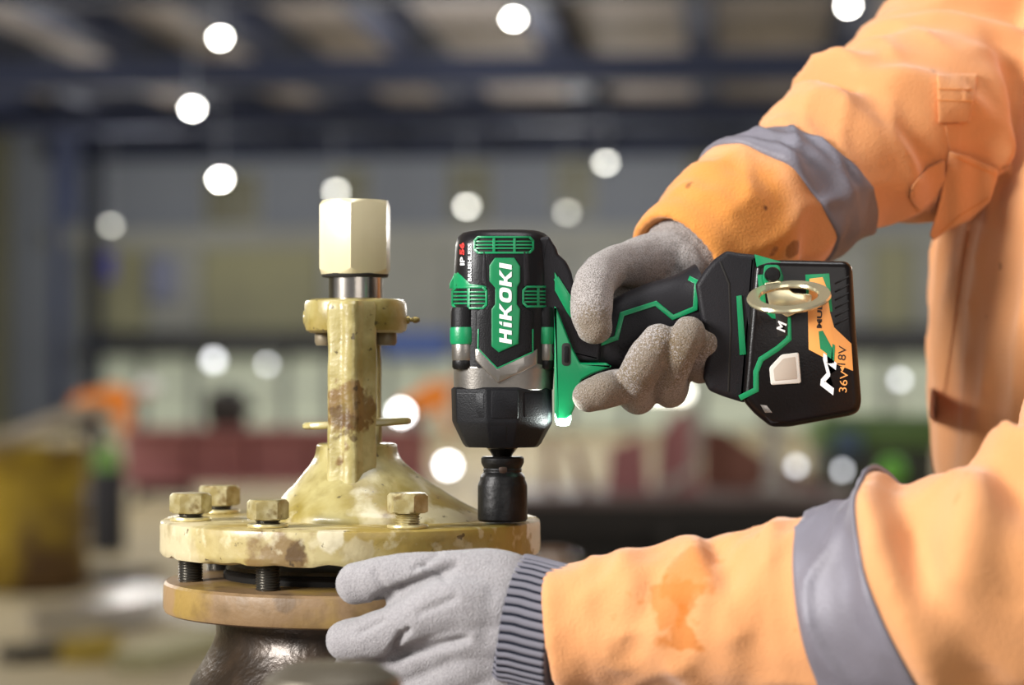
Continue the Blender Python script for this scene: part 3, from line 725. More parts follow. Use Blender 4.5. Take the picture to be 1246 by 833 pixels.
# flange bolts
BOLTS = [(232, 196, 'rusty hex bolt on the flange rim at far left, head raised above its washer', .3, 622),
         (267, 150, 'hex bolt at the back left of the flange, behind the leftmost bolt', .1, 622),
         (326, 241, 'hex bolt at the front left of the flange, second from the left edge', .22, 622),
         (496, 289, 'hex bolt in front of the cone at the right, with threads showing under its head', .0, 619)]
def thread_bm(cx, Y, r, y0, y1, pitch=3.0):
    prof = []; y = y0
    while y < y1:
        prof += [(r, y), (r*.86, y+pitch*.5)]; y += pitch
    return pxl(prof, cx, 24, Y)
allb = BOLTS + [(None, 18, None, 0, 622), (None, 63, None, 0, 622), (None, 108, None, 0, 622)]
for cx, ang, lab, rot, yb_ in BOLTS:
    a = math.radians(ang); Yb_ = YV+192*kV*math.sin(a)
    zt = P(0, 629.5, YV).z
    k = Yb_/F; yy = lambda z: 450+(ZC-z)/k
    ytop = yy(zt)                      # flange top at that depth
    t = thing('hex_bolt', P(cx, ytop, Yb_), lab, 'bolt', 'bolts round the valve flange')
    gap = 6 if yb_ == 622 else 15
    obj('head', hexcol(cx, ytop-gap-5-22, ytop-gap-4, 25.5, rot-PI/2+.35, Yb_, (.6, .1), 5), M['zinc'], t, 25)
    b = thread_bm(cx, Yb_, 15.5, ytop-gap-5, yy(P(0, 706, YV).z), 3.2); obj('shank', b, M['thread'] if yb_ == 622 else M['zinc'], t, 20)
    b = pxl([(16, ytop-.2), (24.5, ytop-.2), (25.2, ytop-2), (24.5, ytop-4.2), (16, ytop-4.2)], cx, 36, Yb_); obj('washer', b, M['washer'], t)
# a round steel stub nearest the lens
c = P(405, 806, .97)
t = thing('steel_stub', (c.x, .97, ZB), 'blurred dark steel stub with a rounded top at the bottom edge before the valve', 'stub')
b = bmesh.new(); lathe(b, [(.03, ZB-c.z), (.03, -.012), (.028, -.006), (.02, -.001), (.008, 0)], c, 32); obj('rounded_bar', b, mat('dull_steel', '5c5548', .5, .5), t)
b = bmesh.new(); lathe(b, [(.045, ZB-c.z), (.045, ZB-c.z+.02), (.03, ZB-c.z+.022)], c, 32); obj('foot', b, M['darkbench'], t)

# ------------------------------------------------------------------ impact wrench
YT = 1.30; kT = YT/F
wr = thing('impact_wrench', P(611, 556, YT), 'green and black cordless impact wrench driving the flange bolt, held by the right glove', 'power tool')
HEAD = [(280.5, 580, 645, .012), (281.5, 572, 654, .018), (284, 563, 662, .0225), (289, 557, 669, .0255), (298, 554.5, 672.5, .027), (330, 552.5, 674, .028), (400, 551.5, 674.5, .0285), (452, 553, 673.5, .0285), (474, 553, 672, .028)]
def head_at(y):
    if y <= HEAD[0][0]: return HEAD[0][1:]
    for a, b_ in zip(HEAD, HEAD[1:]):
        if y <= b_[0]:
            f = (y-a[0])/(b_[0]-a[0]); return tuple(p+(q-p)*f for p, q in zip(a[1:], b_[1:]))
    return HEAD[-1][1:]
EXP = 2.7
def head_surf(x, y):
    xl, xr, d = head_at(max(y, 296)); cx = (xl+xr)/2; a = (xr-xl)/2
    u = min(.985, abs((x-cx)/a)); return -d*(1-u**EXP)**(1/EXP)
b = bmesh.new(); rings = []
ys = [h[0] for h in HEAD[:5]]+list(range(304, 452, 8))+[452, 474]
for y in ys:
    xl, xr, d = head_at(y); cx = (xl+xr)/2; a = (xr-xl)/2; ring = []
    for i in range(64):
        th = 2*PI*i/64; c_, s_ = math.cos(th), math.sin(th)
        px_ = cx+a*abs(c_)**(2/EXP)*(1 if c_ >= 0 else -1); dd = d*abs(s_)**(2/EXP)*(1 if s_ >= 0 else -1)
        p = P(px_, y, YT); ring.append(Vector((p.x, YT+dd, p.z)))
    rings.append(ring)
loft(b, rings); house = obj('motor_housing', b, M['plastic'], wr)
hp = lambda poly, h=2.0, bev=.8, rnd=0, sink=3, step=5, bm=None: plate(poly, YT, head_surf, h, sink, bev, step, bm, rnd)
# silvery gear case below the housing
b = bmesh.new(); hp([(553, 446), (580, 446), (604, 461), (648, 441), (671, 446), (671, 474), (553, 474)], .8, .5, bm=b); rings = []
for y, g_ in ((447, -.5), (448, .8), (473, .8), (474, 0)):
    xl, xr, d = head_at(y); cx = (xl+xr)/2; a = (xr-xl)/2+g_; d += g_*kT; ring = []
    for i in range(64):
        c_, s_ = math.cos(2*PI*i/64), math.sin(2*PI*i/64)
        p = P(cx+a*abs(c_)**(2/EXP)*(1 if c_ >= 0 else -1), y, YT); ring.append(Vector((p.x, YT+d*abs(s_)**(2/EXP)*(1 if s_ >= 0 else -1), p.z)))
    rings.append(ring)
loft(b, rings); obj('gear_case', b, M['silver'], wr)
b = hp([(578, 424), (584, 424), (605, 447), (649, 427), (654, 424), (654, 443), (606, 466), (578, 438)], 3.2, 1.2); obj('chevron_bezel', b, M['silver'], wr)
b = hp([(588, 306), (643, 306), (645, 345), (637, 350), (637, 372), (649, 379), (650, 427), (605, 450), (579, 423), (579, 379), (594, 370), (593, 351), (586, 344)], 2.6, 1.2); lp = obj('label_surround', b, M['rubber'], wr)
b = bmesh.new(); hp(strip([(582, 400), (581.5, 424), (605, 448), (648.5, 428), (648.5, 400)], 1.6), 3.4, .3, bm=b); obj('green_pinstripe', b, M['green'], lp)
b = hp([(602, 313.5), (626, 313.5), (633, 324), (633, 343), (629.5, 349), (629, 370), (633, 376), (631, 418), (607, 428.5), (598, 421), (598, 376), (602.5, 370), (602.5, 350), (595.5, 342), (595.5, 323)], 4.2, 1.0); pl = obj('logo_plate', b, M['green_dk'], wr)
# raised frame facets beside the surround
b = bmesh.new(); hp([(637, 306), (643, 306), (645, 344), (638, 349)], 3.2, .4, bm=b); hp([(588, 306), (590, 306), (593, 348), (587, 344)], 3.2, .4, bm=b); obj('surround_edge', b, M['softgrip'], lp)
# lettering that reads upwards
SK = .18
def letters():
    b = bmesh.new(); S = 98/98.0
    def add(polys):
        for p in polys:
            q = [(622.6-v, 417.0-(u+SK*(v-7.5))) for u, v in p]
            plate(q, YT, head_surf, 4.9, -3.6, 0, None, b)
    R_ = lambda u0, u1, v0, v1: [(u0, v0), (u1, v0), (u1, v1), (u0, v1)]
    add([R_(0, 5.2, 0, 15), R_(11, 16.2, 0, 15), R_(5.2, 11, 5.9, 9.2)])
    add([R_(20, 25, 0, 10), [(20.2, 11.6), (25, 11.6), (25, 15), (22.5, 15)]])
    for o in (28.5, 69.5):
        add([R_(o, o+5.2, 0, 15), [(o+5.2, 5.2), (o+8, 5.2), (o+9.4, 8), (o+8, 9.6), (o+5.2, 9.6)], [(o+8, 9.6), (o+9.6, 7.4), (o+18.5, 15), (o+12, 15)], [(o+8, 5.2), (o+12.4, 0), (o+19, 0), (o+10, 8.2)]])
    o = 49.5
    out = round_poly([(o, 0), (o+17.5, 0), (o+17.5, 15), (o, 15)], 6, 4); inn = round_poly([(o+5, 3.6), (o+12.5, 3.6), (o+12.5, 11.4), (o+5, 11.4)], 3, 4)
    n = len(out)
    add([[out[i], out[(i+1) % n], inn[(i+1) % n], inn[i]] for i in range(n)])
    add([R_(90.5, 96.2, 0, 15)])
    return b
obj('lettering', letters(), M['white'], pl, flat=True)
# air vents: frame, slats and bars of each joined as they are under ten pixels
def vent(x0, y0, x1, y1, ns, bars, m=None):
    b = bmesh.new(); cut = 5
    fr = [(x0+cut, y0), (x1-cut, y0), (x1, y0+cut), (x1, y1-cut), (x1-cut, y1), (x0+cut, y1), (x0, y1-cut), (x0, y0+cut)]
    inn = [(x0+cut+1.5, y0+2.5), (x1-cut-1.5, y0+2.5), (x1-2.5, y0+cut+1.5), (x1-2.5, y1-cut-1.5), (x1-cut-1.5, y1-2.5), (x0+cut+1.5, y1-2.5), (x0+2.5, y1-cut-1.5), (x0+2.5, y0+cut+1.5)]
    for i in range(8): hp([fr[i], fr[(i+1) % 8], inn[(i+1) % 8], inn[i]], 3.2, .2, bm=b)
    for j in range(ns):
        y = y0+2.5+(y1-y0-5)*(j+1)/(ns+1); hp(rect(x0+2, y-1.0, x1-2, y+1.0), 2.5, .3, bm=b)
    for x in bars: hp(rect(x-1.6, y0+1.5, x+1.6, y1-1.5), 2.6, .3, bm=b)
    vo = obj('air_vent', b, M['green'], wr)
    b = bmesh.new(); hp(rect(x0+2, y0+2, x1-2, y1-2), .5, .1, bm=b); obj('vent_recess', b, M['gasket'], vo)
vent(576, 287, 650, 308.5, 3, (601, 626)); vent(549, 348, 593, 376, 4, (570,)); vent(635.5, 347.5, 672, 374, 4, (655,))
b = bmesh.new(); hp([(553.5, 331), (557, 331), (572, 345), (592, 348), (592, 351), (547, 351), (547, 345)], 2.4, .8, bm=b); obj('side_panel', b, M['green'], wr)
# side screw posts
for cx, r, xs in ((565, 16.5, 0), (663, 12.5, 0)):
    Ys = YT-.0185 if cx < 600 else YT-.0175
    k = Ys/F
    prof = lambda pr: pxl(pr, cx, 36, Ys)
    so = obj('screw_tower', prof([(r*.5, 373), (r*.93, 374), (r, 378), (r, 401), (r*.5, 401)]), M['rubber'], wr)
    obj('green_ring', prof([(r*.7, 398), (r*1.02, 398), (r*1.06, 401), (r*1.06, 415), (r*1.0, 418.5), (r*.7, 418.5)]), M['green'], so)
    obj('metal_sleeve', prof([(r*.6, 417), (r*.9, 417), (r*.93, 419), (r*.93, 436), (r*.88, 438.5), (r*.6, 438.5)]), M['silver'], so)
    obj('screw_head', prof([(r*.5, 437), (r*.86, 437), (r*.9, 439), (r*.9, 446), (r*.8, 449), (r*.3, 449)]), M['black_steel'], so)
# small printed words on the housing
b = text_bm('BRUSHLESS', 571.5, 319, 4.4, 90, YT, head_surf, 1.8, .02, width=46); obj('lettering', b, M['white'], house, flat=True)
b = text_bm('IP', 562.5, 317.5, 5.4, 90, YT, head_surf, 2.4, .03, width=10); obj('lettering', b, M['white'], house, flat=True)
b = text_bm('56', 562, 302.5, 6, 90, YT, head_surf, 2.4, .04, width=15); obj('lettering', b, M['red'], house, flat=True)
# front bumper: faceted
CAPR = [(470.5, 552, 669, .94), (473, 549.5, 671.5, 1.0), (511, 550.5, 672, 1.0), (515, 552, 671, .99), (539, 563.5, 658, .80), (543, 567, 654, .74)]
def cap_sec(xl, xr, s):
    cx = (xl+xr)/2; a = (xr-xl)/2; d = .0305*s/kT
    return round_poly([(cx-a, -d*.3), (cx-a*.9, -d*.66), (cx-a*.30, -d), (cx+a*.30, -d), (cx+a*.9, -d*.66), (cx+a, -d*.3), (cx+a, d*.4), (cx+a*.5, d), (cx-a*.5, d), (cx-a, d*.4)], 2.2, 2)
b = bmesh.new(); rings = []
for y, xl, xr, s in CAPR:
    ring = []
    for x, d in cap_sec(xl, xr, s):
        p = P(x, y, YT); p.y = YT+d*kT; ring.append(p)
    rings.append(ring)
loft(b, rings); fcap = obj('front_bumper', b, M['bumper'], wr, 25)
def cap_surf(x, y):
    rows = CAPR
    y = min(max(y, rows[0][0]), rows[-1][0])
    for a_, b_ in zip(rows, rows[1:]):
        if y <= b_[0]:
            f = (y-a_[0])/(b_[0]-a_[0]); xl, xr, s = [p+(q-p)*f for p, q in zip(a_[1:], b_[1:])]; break
    cx = (xl+xr)/2; a = (xr-xl)/2; d = .0305*s; u = (x-cx)/a; v = abs(u)
    if v <= .30: return -d
    if v <= .9: return -d*(1-.34*(v-.30)/.6)
    return -d*(.66-.36*min(1, (v-.9)/.1))
for x0, y0, x1, y1, sl in ((554, 478, 589, 508, 0), (597.5, 474, 631, 509, 0), (638, 478, 661, 508, 0), (564, 519, 589, 534, 4), (597, 518, 617, 540, 0)):
    poly = [(x0, y0), (x1, y0), (x1, y1), (x0+sl, y1)]
    b = plate(poly, YT, cap_surf, 1.1, 2, 1.0, None, None, 2); obj('raised_panel', b, M['bumper'], fcap)
# anvil and LED
b = pxl([(18, 541), (19, 545), (13, 552), (11, 556), (9.5, 557)], 611, 32, YT); obj('nose', b, M['steel'], wr)
b = bmesh.new(); c = P(611, 556, YT); hw = 7.5*kT; box(b, c.x-hw, c.x+hw, YT-hw, YT+hw, P(0, 600, YT).z, P(0, 550, YT).z, bev=.0006); obj('anvil', b, M['steel'], wr)
# rear housing behind the head and green handle root
flat_at = lambda d: (lambda x, y: d)
def prism(poly, d0, d1, bev=2.0, rnd=0, bm=None, segs=3):
    """polygon in frame units between depths d0<d1 (metres from the tool plane), edges rounded both sides"""
    if rnd: poly = round_poly(poly, rnd)
    b = bmesh.new(); k = kT
    A = [b.verts.new((x, y, -d0/k)) for x, y in poly]; B = [b.verts.new((x, y, -d1/k)) for x, y in poly]
    fa = b.faces.new(A); fb = b.faces.new(B[::-1])
    for i in range(len(poly)): b.faces.new((A[i], B[i], B[(i+1) % len(poly)], A[(i+1) % len(poly)]))
    bmesh.ops.recalc_face_normals(b, faces=b.faces[:])
    if bev: bmesh.ops.bevel(b, geom=list(fa.edges)+list(fb.edges), offset=bev, segments=segs, profile=.5, affect='EDGES')
    for v in b.verts: v.co = P(v.co.x, v.co.y, YT-v.co.z*k)
    bmesh.ops.recalc_face_normals(b, faces=b.faces[:])
    if bm is None: return b
    merge(bm, b); return bm
b = prism([(640, 290), (668, 287.5), (678, 303), (679, 309), (689, 318), (695, 330), (700, 352), (712, 376), (735, 392), (730, 440), (690, 440), (640, 420)], -.021, .021, 5, 3); obj('rear_housing', b, M['softgrip'], wr)
b = prism([(674.5, 372), (677, 374), (697, 424), (706, 441), (738, 441), (745, 446), (720, 455), (708, 462), (702, 478), (699, 496), (695, 505), (688, 510), (678, 510), (674.5, 500)], -.0235, .0235, 2.5, 2); gr = obj('handle_root', b, M['green'], wr)
b = bmesh.new(); plate(strip([(676.5, 338), (698, 372), (703, 392)], 7), YT, flat_at(-.0212), 1.2, 2, .6, None, b); obj('green_stripe', b, M['green'], wr)
b = plate([(675, 331), (699, 370), (699, 392), (690, 380), (675, 353)], YT, flat_at(-.0212), 1.6, 2, .6); obj('green_stripe', b, M['green'], wr)
b = plate(round_poly(rect(683.5, 417, 694.5, 445), 5), YT, flat_at(-.0235), .6, 1, .3); sw = obj('direction_switch', b, M['gasket'], wr)
b = plate(round_poly(rect(686, 421, 692, 441), 3), YT, flat_at(-.0235), 1.6, 1, .8); obj('switch_knob', b, M['rubber'], sw)
b = bmesh.new(); lathe(b, [(.001, -.0052), (.0035, -.0045), (.0045, -.002), (.0045, .003)], P(685, 507, YT-.012), 16); obj('led_lens', b, M['led'], wr)
d = bpy.data.lights.new('led_light', 'SPOT'); d.energy = .07; d.color = (.9, 1, .95); d.spot_size = 2.4; d.shadow_soft_size = .003
lo_ = bpy.data.objects.new('led_light', d); COL.objects.link(lo_); lo_.location = P(684, 520, YT-.022)
lo_.rotation_euler = (Vector((-.3, .05, 1))).to_track_quat('-Z', 'Y').to_euler()
# handle
HAND = [(696, 432, 36, .019), (725, 420, 40, .019), (760, 405, 44, .0195), (800, 388, 45, .0195), (835, 375, 43, .0195), (862, 366, 48, .022)]
sp = cat_spline([tuple(map(float, h)) for h in HAND], 6)
ax = Vector((160, -62)).normalized(); pr = Vector((-ax.y, ax.x))
def handle_surf(x, y):
    # along the axis find the nearest sample
    bst = min(sp, key=lambda s: abs((x-s[0])*ax.x+(y-s[1])*ax.y)); u = min(.97, abs((x-bst[0])*pr.x+(y-bst[1])*pr.y)/bst[2])
    return -bst[3]*(1-u**2.6)**(1/2.6)
b = bmesh.new(); rings = []
for x, y, r, d in sp:
    ring = []
    for i in range(40):
        th = 2*PI*i/40; c_, s_ = math.cos(th), math.sin(th)
        q = abs(c_)**(2/2.6)*(1 if c_ >= 0 else -1)*r; dd = abs(s_)**(2/2.6)*(1 if s_ >= 0 else -1)*d
        p = P(x+pr.x*q, y+pr.y*q, YT); p.y = YT+dd; ring.append(p)
    rings.append(ring)
loft(b, rings); hdl = obj('handle', b, M['softgrip'], wr)
b = bmesh.new(); plate(strip([(706, 420), (722, 421), (750, 411), (757, 382), (798, 369), (819, 386), (846, 375), (848, 343), (838, 338)], 6), YT, handle_surf, 1.6, 3, .7, 5, b); obj('green_trim', b, M['green'], hdl)
b = bmesh.new()
for j in range(9):
    for i in range(14):
        x = 754+i*5.2+(j % 2)*2.6; y = 436+j*4.2-i*2.0-16
        if 24 > abs((x-770)*pr.x+(y-405)*pr.y): plate([(x-1.6, y), (x, y-1.5), (x+1.6, y), (x, y+1.5)], YT, handle_surf, 1.0, 1, 0, None, b)
tag(obj('grip_texture', b, M['rubber'], hdl, flat=True), kind='stuff')
b = prism([(700, 452), (740, 446), (748, 462), (728, 478), (712, 480), (704, 470)], -.008, .008, 2, 3); obj('trigger', b, M['rubber'], wr)
# battery foot
b = prism([(846, 346), (858, 328), (868, 316), (884, 305), (900, 308), (921, 310), (924, 330), (926, 440), (906, 490), (880, 482), (863, 475), (855, 459), (862, 420), (852, 384)], -.031, .031, 7, 4); ft = obj('battery_foot', b, M['softgrip'], wr)
b = plate(strip([(876, 318), (887, 345), (889, 400), (886, 476)], 2.2), YT, flat_at(-.031), .7, 2, .3); obj('seam', b, M['gasket'], ft)
b = plate([(896, 360), (902.5, 359), (908, 431), (900, 432)], YT, flat_at(-.031), 1.8, 3, .6); obj('green_bar', b, M['green'], ft)
b = plate([(906, 362), (916, 360), (932, 402), (932, 428), (914, 420)], YT, flat_at(-.031), 1.4, 3, .8); obj('grey_facet', b, M['softgrip'], ft)
# battery
b = prism([(918, 322), (935, 316), (1030, 318), (1037, 325), (1041, 400), (1048, 488), (1045, 500), (1036, 505), (960, 519), (938, 519), (918, 503), (904, 487)], -.036, .036, 8, 6); bt = obj('battery', b, M['batt'], wr)
b = bmesh.new(); plate([(918, 309), (950, 318), (957, 331), (953, 346), (930, 350), (924, 344)], YT, flat_at(-.034), 2, 6, 1.2, None, b)
plate(strip([(925, 334), (929, 372), (941, 384), (959, 386), (960, 412), (946, 424), (926, 437), (920, 452), (920, 474), (900, 484)], 7), YT, flat_at(-.0355), 2, 6, 1.0, None, b); obj('green_trim', b, M['green'], bt)
b = bmesh.new(); plate([(943, 379), (958, 379), (958, 408), (946, 410)], YT, flat_at(-.036), 1.6, 4, .5, None, b); obj('badge', b, M['gasket'], bt)
b = text_bm('M', 951, 397, 11, 78, YT, flat_at(-.036), 2.4, .03, .2); obj('badge_lettering', b, M['white'], bt, flat=True)
b = plate([(936, 447), (951, 431), (972, 428.5), (975, 466), (938, 468.5)], YT, flat_at(-.036), 3.2, 4, 1.6, None, None, 3); la = obj('latch_button', b, M['latch'], bt)
b = plate([(941, 449), (953, 436), (968, 433.5), (970.5, 461), (942.5, 463.5)], YT, flat_at(-.036), 3.4, 0, .4, None, None, 2); obj('latch_inset', b, M['latch_in'], bt)
b = plate([(980, 334), (1009, 332.5), (1013, 379), (982, 378)], YT, flat_at(-.036), .5, 1, .2); obj('green_label', b, M['green'], bt)
b = plate([(985, 339), (1001, 337), (1006, 350), (1010, 380), (1015, 398), (1036, 418), (1038, 451), (1018, 443), (984, 425), (983, 378)], YT, flat_at(-.036), .7, 1, .2); obj('orange_label', b, M['orange_lbl'], bt)
b = bmesh.new()
for p in ([(996, 403), (1001, 402), (1013, 424), (1013, 442), (1007, 442), (1006, 430), (998, 424)], [(1013, 418), (1016, 420), (1015, 442), (1011, 440)]): plate(p, YT, flat_at(-.036), 1.0, 0, 0, None, b)
obj('green_mark', b, M['green'], bt, flat=True)
b = text_bm('M', 1008, 455, 17, 84, YT, flat_at(-.036), 1.0, .025, .25, 1.0, 50); obj('white_mark', b, M['white'], bt, flat=True)
b = text_bm('36V', 1026.5, 464, 9.5, 85, YT, flat_at(-.036), .9, .0, 0, 1.0, 26); obj('orange_lettering', b, M['orange_lbl'], bt, flat=True)
b = text_bm('18V', 1024.5, 432, 9.5, 85, YT, flat_at(-.036), 1.1, .0, 0, 1.0, 23); obj('dark_lettering', b, M['darkprint'], bt, flat=True)
b = bmesh.new(); plate([(1022, 446), (1028, 446), (1025, 452)], YT, flat_at(-.036), 1.0, 0, 0, None, b); obj('arrow_mark', b, M['orange_lbl'], bt, flat=True)
b = text_bm('MULTI', 997.5, 378, 6.2, 88, YT, flat_at(-.036), 1.1, .04, 0, 1.0, 42); obj('dark_lettering', b, M['darkprint'], bt, flat=True)
b = bmesh.new()
for i in range(6): plate(strip([(1016, 345+i*10), (1033, 336+i*10)], 2.2), YT, flat_at(-.036), .7, 1, .3, None, b)
obj('side_ribs', b, M['batt'], bt)
b = plate([(917, 489), (930, 490), (948, 514), (938, 515)], YT, flat_at(-.0352), 1.2, 4, .5); obj('gauge_panel', b, M['softgrip'], bt)
b = plate([(925, 492), (933, 493), (940, 502), (931, 502)], YT, flat_at(-.0352), 2.0, 1, .3); obj('gauge_window', b, M['silver'], bt)
# belt hook ring
hk = obj('hook_bracket', plate([(930, 322), (948, 322), (954, 338), (948, 356), (932, 352), (928, 340)], YT, flat_at(-.036), 4, 4, 1.5, None, None, 4), M['green'], wr)
b = bmesh.new(); c = P(940, 334, YT-.042); lathe(b, [(.0005, -.003), (.0035, -.0028), (.0042, -.001), (.0042, .003)], c, 20, 'Y'); obj('hook_screw', b, M['black_steel'], hk)
b = bmesh.new(); rc = P(960, 361, YT-.062); rings = []
n = 72; el = math.radians(22)
U = Vector((.995, 0, .09)).normalized(); V = (Vector((0, math.cos(el), math.sin(el)))); Wn = U.cross(V)
R0 = 47*kT*.965
for i in range(n):
    a = 2*PI*i/n; rad = U*math.cos(a)+V*math.sin(a)
    q = rc+rad*R0
    sec = [(-.0048, -.0011), (.0012, -.0011), (.0018, 0), (.0012, .0011), (-.0048, .0011), (-.0054, 0)]
    rings.append([q+rad*s_+Wn*t_ for s_, t_ in sec])
rings.append(rings[0])
loft(b, rings, cap=False); bmesh.ops.remove_doubles(b, verts=b.verts[:], dist=1e-6); obj('hook_ring', b, M['chrome'], wr)
b = bmesh.new(); loft(b, [[P(x, y, YT-.036-dd) for dd in (0, .0) ] for x, y in ((0, 0),)]) if False else None
b = prism([(930, 344), (948, 340), (966, 356), (988, 358), (988, 372), (958, 386), (936, 372)], -.043, -.035, 1.5, 3); obj('hook_arm', b, M['chrome'], wr)

# ------------------------------------------------------------------ impact socket
sk = thing('impact_socket', P(611, 628, YT), 'black impact socket under the wrench nose, seated over a flange bolt', 'socket')
b = pxl([(12, 555), (24, 555), (26, 557), (26.2, 562), (25, 565), (22.8, 569), (23.2, 574), (26.5, 578), (27.5, 581), (27.5, 583), (29.6, 588), (30.2, 591), (30.2, 631), (28.5, 633.5), (24, 634)], 611.5, 56, YT); obj('socket_body', b, M['black_steel'], sk, 30)
b = pxl([(14, 569.5), (22.9, 569), (23.6, 571), (22.9, 573), (14, 573)], 611.5, 40, YT); obj('retaining_ring', b, M['rubber'], sk)
b = bmesh.new(); c = P(612, 571, YT-22*kT); lathe(b, [(.0008, -.0012), (.0024, -.0006), (.0026, .003)], c, 14, 'Y'); obj('pin', b, mat('pin_copper', '3a2a20', .5, .4), sk)

# ------------------------------------------------------------------ the worker in front
pr_root = thing('person', (.40, 1.52, 0), 'worker in orange hi-vis coverall and grey gloves holding the wrench and the flange', 'person')
def wrap(a): return (a+PI) % (2*PI)-PI
class Sleeve:
    def __init__(s, pts, folds, ds=.003, seg=110, wob=.0022, seed=0.0, rid=.003):
        s.rid = rid
        sp = cat_spline([tuple(P(x, y, Y))+(r,) for x, y, Y, r in pts], 24)
        # resample by arc length
        acc = [0.0]
        for a, b_ in zip(sp, sp[1:]): acc.append(acc[-1]+(Vector(a[:3])-Vector(b_[:3])).length)
        s.len = acc[-1]; n = int(s.len/ds); out = []; j = 0
        for i in range(n+1):
            d = s.len*i/n
            while j < len(acc)-2 and acc[j+1] < d: j += 1
            f = (d-acc[j])/max(1e-9, acc[j+1]-acc[j]); out.append(tuple(p+(q-p)*f for p, q in zip(sp[j], sp[j+1])))
        s.c = [Vector(o[:3]) for o in out]; s.r = [o[3] for o in out]; s.fr = frames(s.c); s.n = n; s.seg = seg; s.folds = folds; s.wob = wob; s.seed = seed
    def disp(s, d, th, p):
        v = 0.0
        for s0, amp, wd, tilt, t0, tw in s.folds:
            k = 1.0
            dt = wrap(th-t0)
            if tw: k = math.exp(-(dt/tw)**2)
            if k < .01: continue
            u = (d-s0-tilt*math.sin(dt) )/wd
            if abs(u) < 4: v += amp*k*math.exp(-u*u)
        q = Vector((d*26+1.1*math.sin(th+d*9), math.cos(th)*1.25+s.seed, math.sin(th)*1.25))
        v += s.rid*((1-abs(noise.noise(q))*2.2)**3-.35)*min(1, d/.03)
        v += s.wob*noise.noise(p*14+Vector((s.seed, 0, 0)))*1.5+s.wob*.5*noise.noise(p*38+Vector((0, s.seed, 0)))
        return v
    def ring(s, i0, off=0.0, shift=0.0, tilt=0.0):
        out = []
        for j in range(s.seg):
            th = 2*PI*j/s.seg; fi = max(0, min(s.n-1e-6, i0+tilt*math.sin(th))); i = int(fi); fx = fi-i
            if tilt:
                pa, pb = s.pt(i, th, off), s.pt(min(i+1, s.n), th, off); out.append(pa.lerp(pb, fx)); continue
            i = max(0, min(s.n, i0)); d = s.len*i/s.n; t, a, b_ = s.fr[i]; dr = a*math.cos(th)+b_*math.sin(th); p = s.c[i]+dr*s.r[i]
            out.append(s.c[i]+dr*(s.r[i]+s.disp(d, th, p)+off)+t*shift)
        return out
    def pt(s, i, th, off):
        t, a, b_ = s.fr[i]; d = s.len*i/s.n; dr = a*math.cos(th)+b_*math.sin(th); p = s.c[i]+dr*s.r[i]
        return s.c[i]+dr*(s.r[i]+s.disp(d, th, p)+off)
    def mesh(s, bm, recess=.010):
        rings = [s.ring(0, -.0055, recess)]
        rings += [s.ring(0, -.0035, .001), s.ring(0, -.001, 0)] if recess else [s.ring(0, -.002, -.0012), s.ring(0, -.0004, -.0002)]
        rings += [s.ring(i) for i in range(0, s.n+1, 1)]
        loft(bm, rings)
    def at_px(s, x):   # first index whose centre passes frame column x
        for i in range(s.n+1):
            q = s.c[i]
            if HX+q.x/q.y*F >= x: return i
        return s.n
    def band(s, i0, i1, off=.0016, th=.0014, tilt=0.01, tilt2=None):
        tilt2 = tilt if tilt2 is None else tilt2; n = i1-i0
        rings = [s.ring(i0, -.001, 0, tilt), s.ring(i0, off, 0, tilt)]
        rings += [s.ring(i0+k, off+th*.3, 0, tilt+(tilt2-tilt)*k/n) for k in range(1, n)]
        rings += [s.ring(i1, off, 0, tilt2), s.ring(i1, -.001, 0, tilt2)]
        b = bmesh.new(); loft(b, rings, cap=False); return b
UPL = -PI/2  # upper silhouette
# right arm: hand -> shoulder
RA = Sleeve([(822, 326, 1.372, .0345), (852, 304, 1.385, .0405), (900, 274, 1.40, .0440), (940, 252, 1.415, .0455), (975, 230, 1.43, .0465), (1016, 200, 1.445, .0490), (1065, 172, 1.465, .0570), (1117, 140, 1.50, .066), (1182, 96, 1.55, .078), (1240, 50, 1.61, .088), (1300, 10, 1.66, .09)], [
    (.008, .0012, .004, 0, 0, 0), (.018, -.0010, .002, 0, 0, 0),
    (.040, .003, .008, .010, UPL, 1.4), (.058, -.003, .008, .010, -.3, 1.2),
    (.072, .007, .010, .012, UPL+.5, 1.1), (.086, -.005, .007, .016, UPL+.9, 1.0), (.070, -.004, .008, -.014, .9, 1.0), (.050, .005, .007, -.018, 1.2, .9),
    (.096, .006, .006, .012, -.2, 1.6),
    (.150, .009, .0075, -.004, UPL, 1.1), (.161, -.007, .006, .012, UPL+.5, 1.2), (.170, -.006, .007, .020, .4, 1.2),
    (.158, -.010, .005, .006, UPL+.1, .9), (.172, .013, .0075, .010, UPL-.1, .8), (.135, .006, .006, .004, UPL, .8), (.205, .010, .010, .03, .2, 1.0), (.190, -.008, .008, .03, -.5, .9),
    (.235, -.010, .012, .03, UPL+.6, .8), (.255, .010, .012, .035, UPL+1.0, .8), (.215, .012, .012, -.02, 1.1, .8), (.24, -.010, .010, -.03, .5, .9),
    (.285, -.012, .014, .04, UPL+1.2, .8), (.31, .010, .016, .04, UPL+1.4, .9)], seed=1.3, rid=.004)
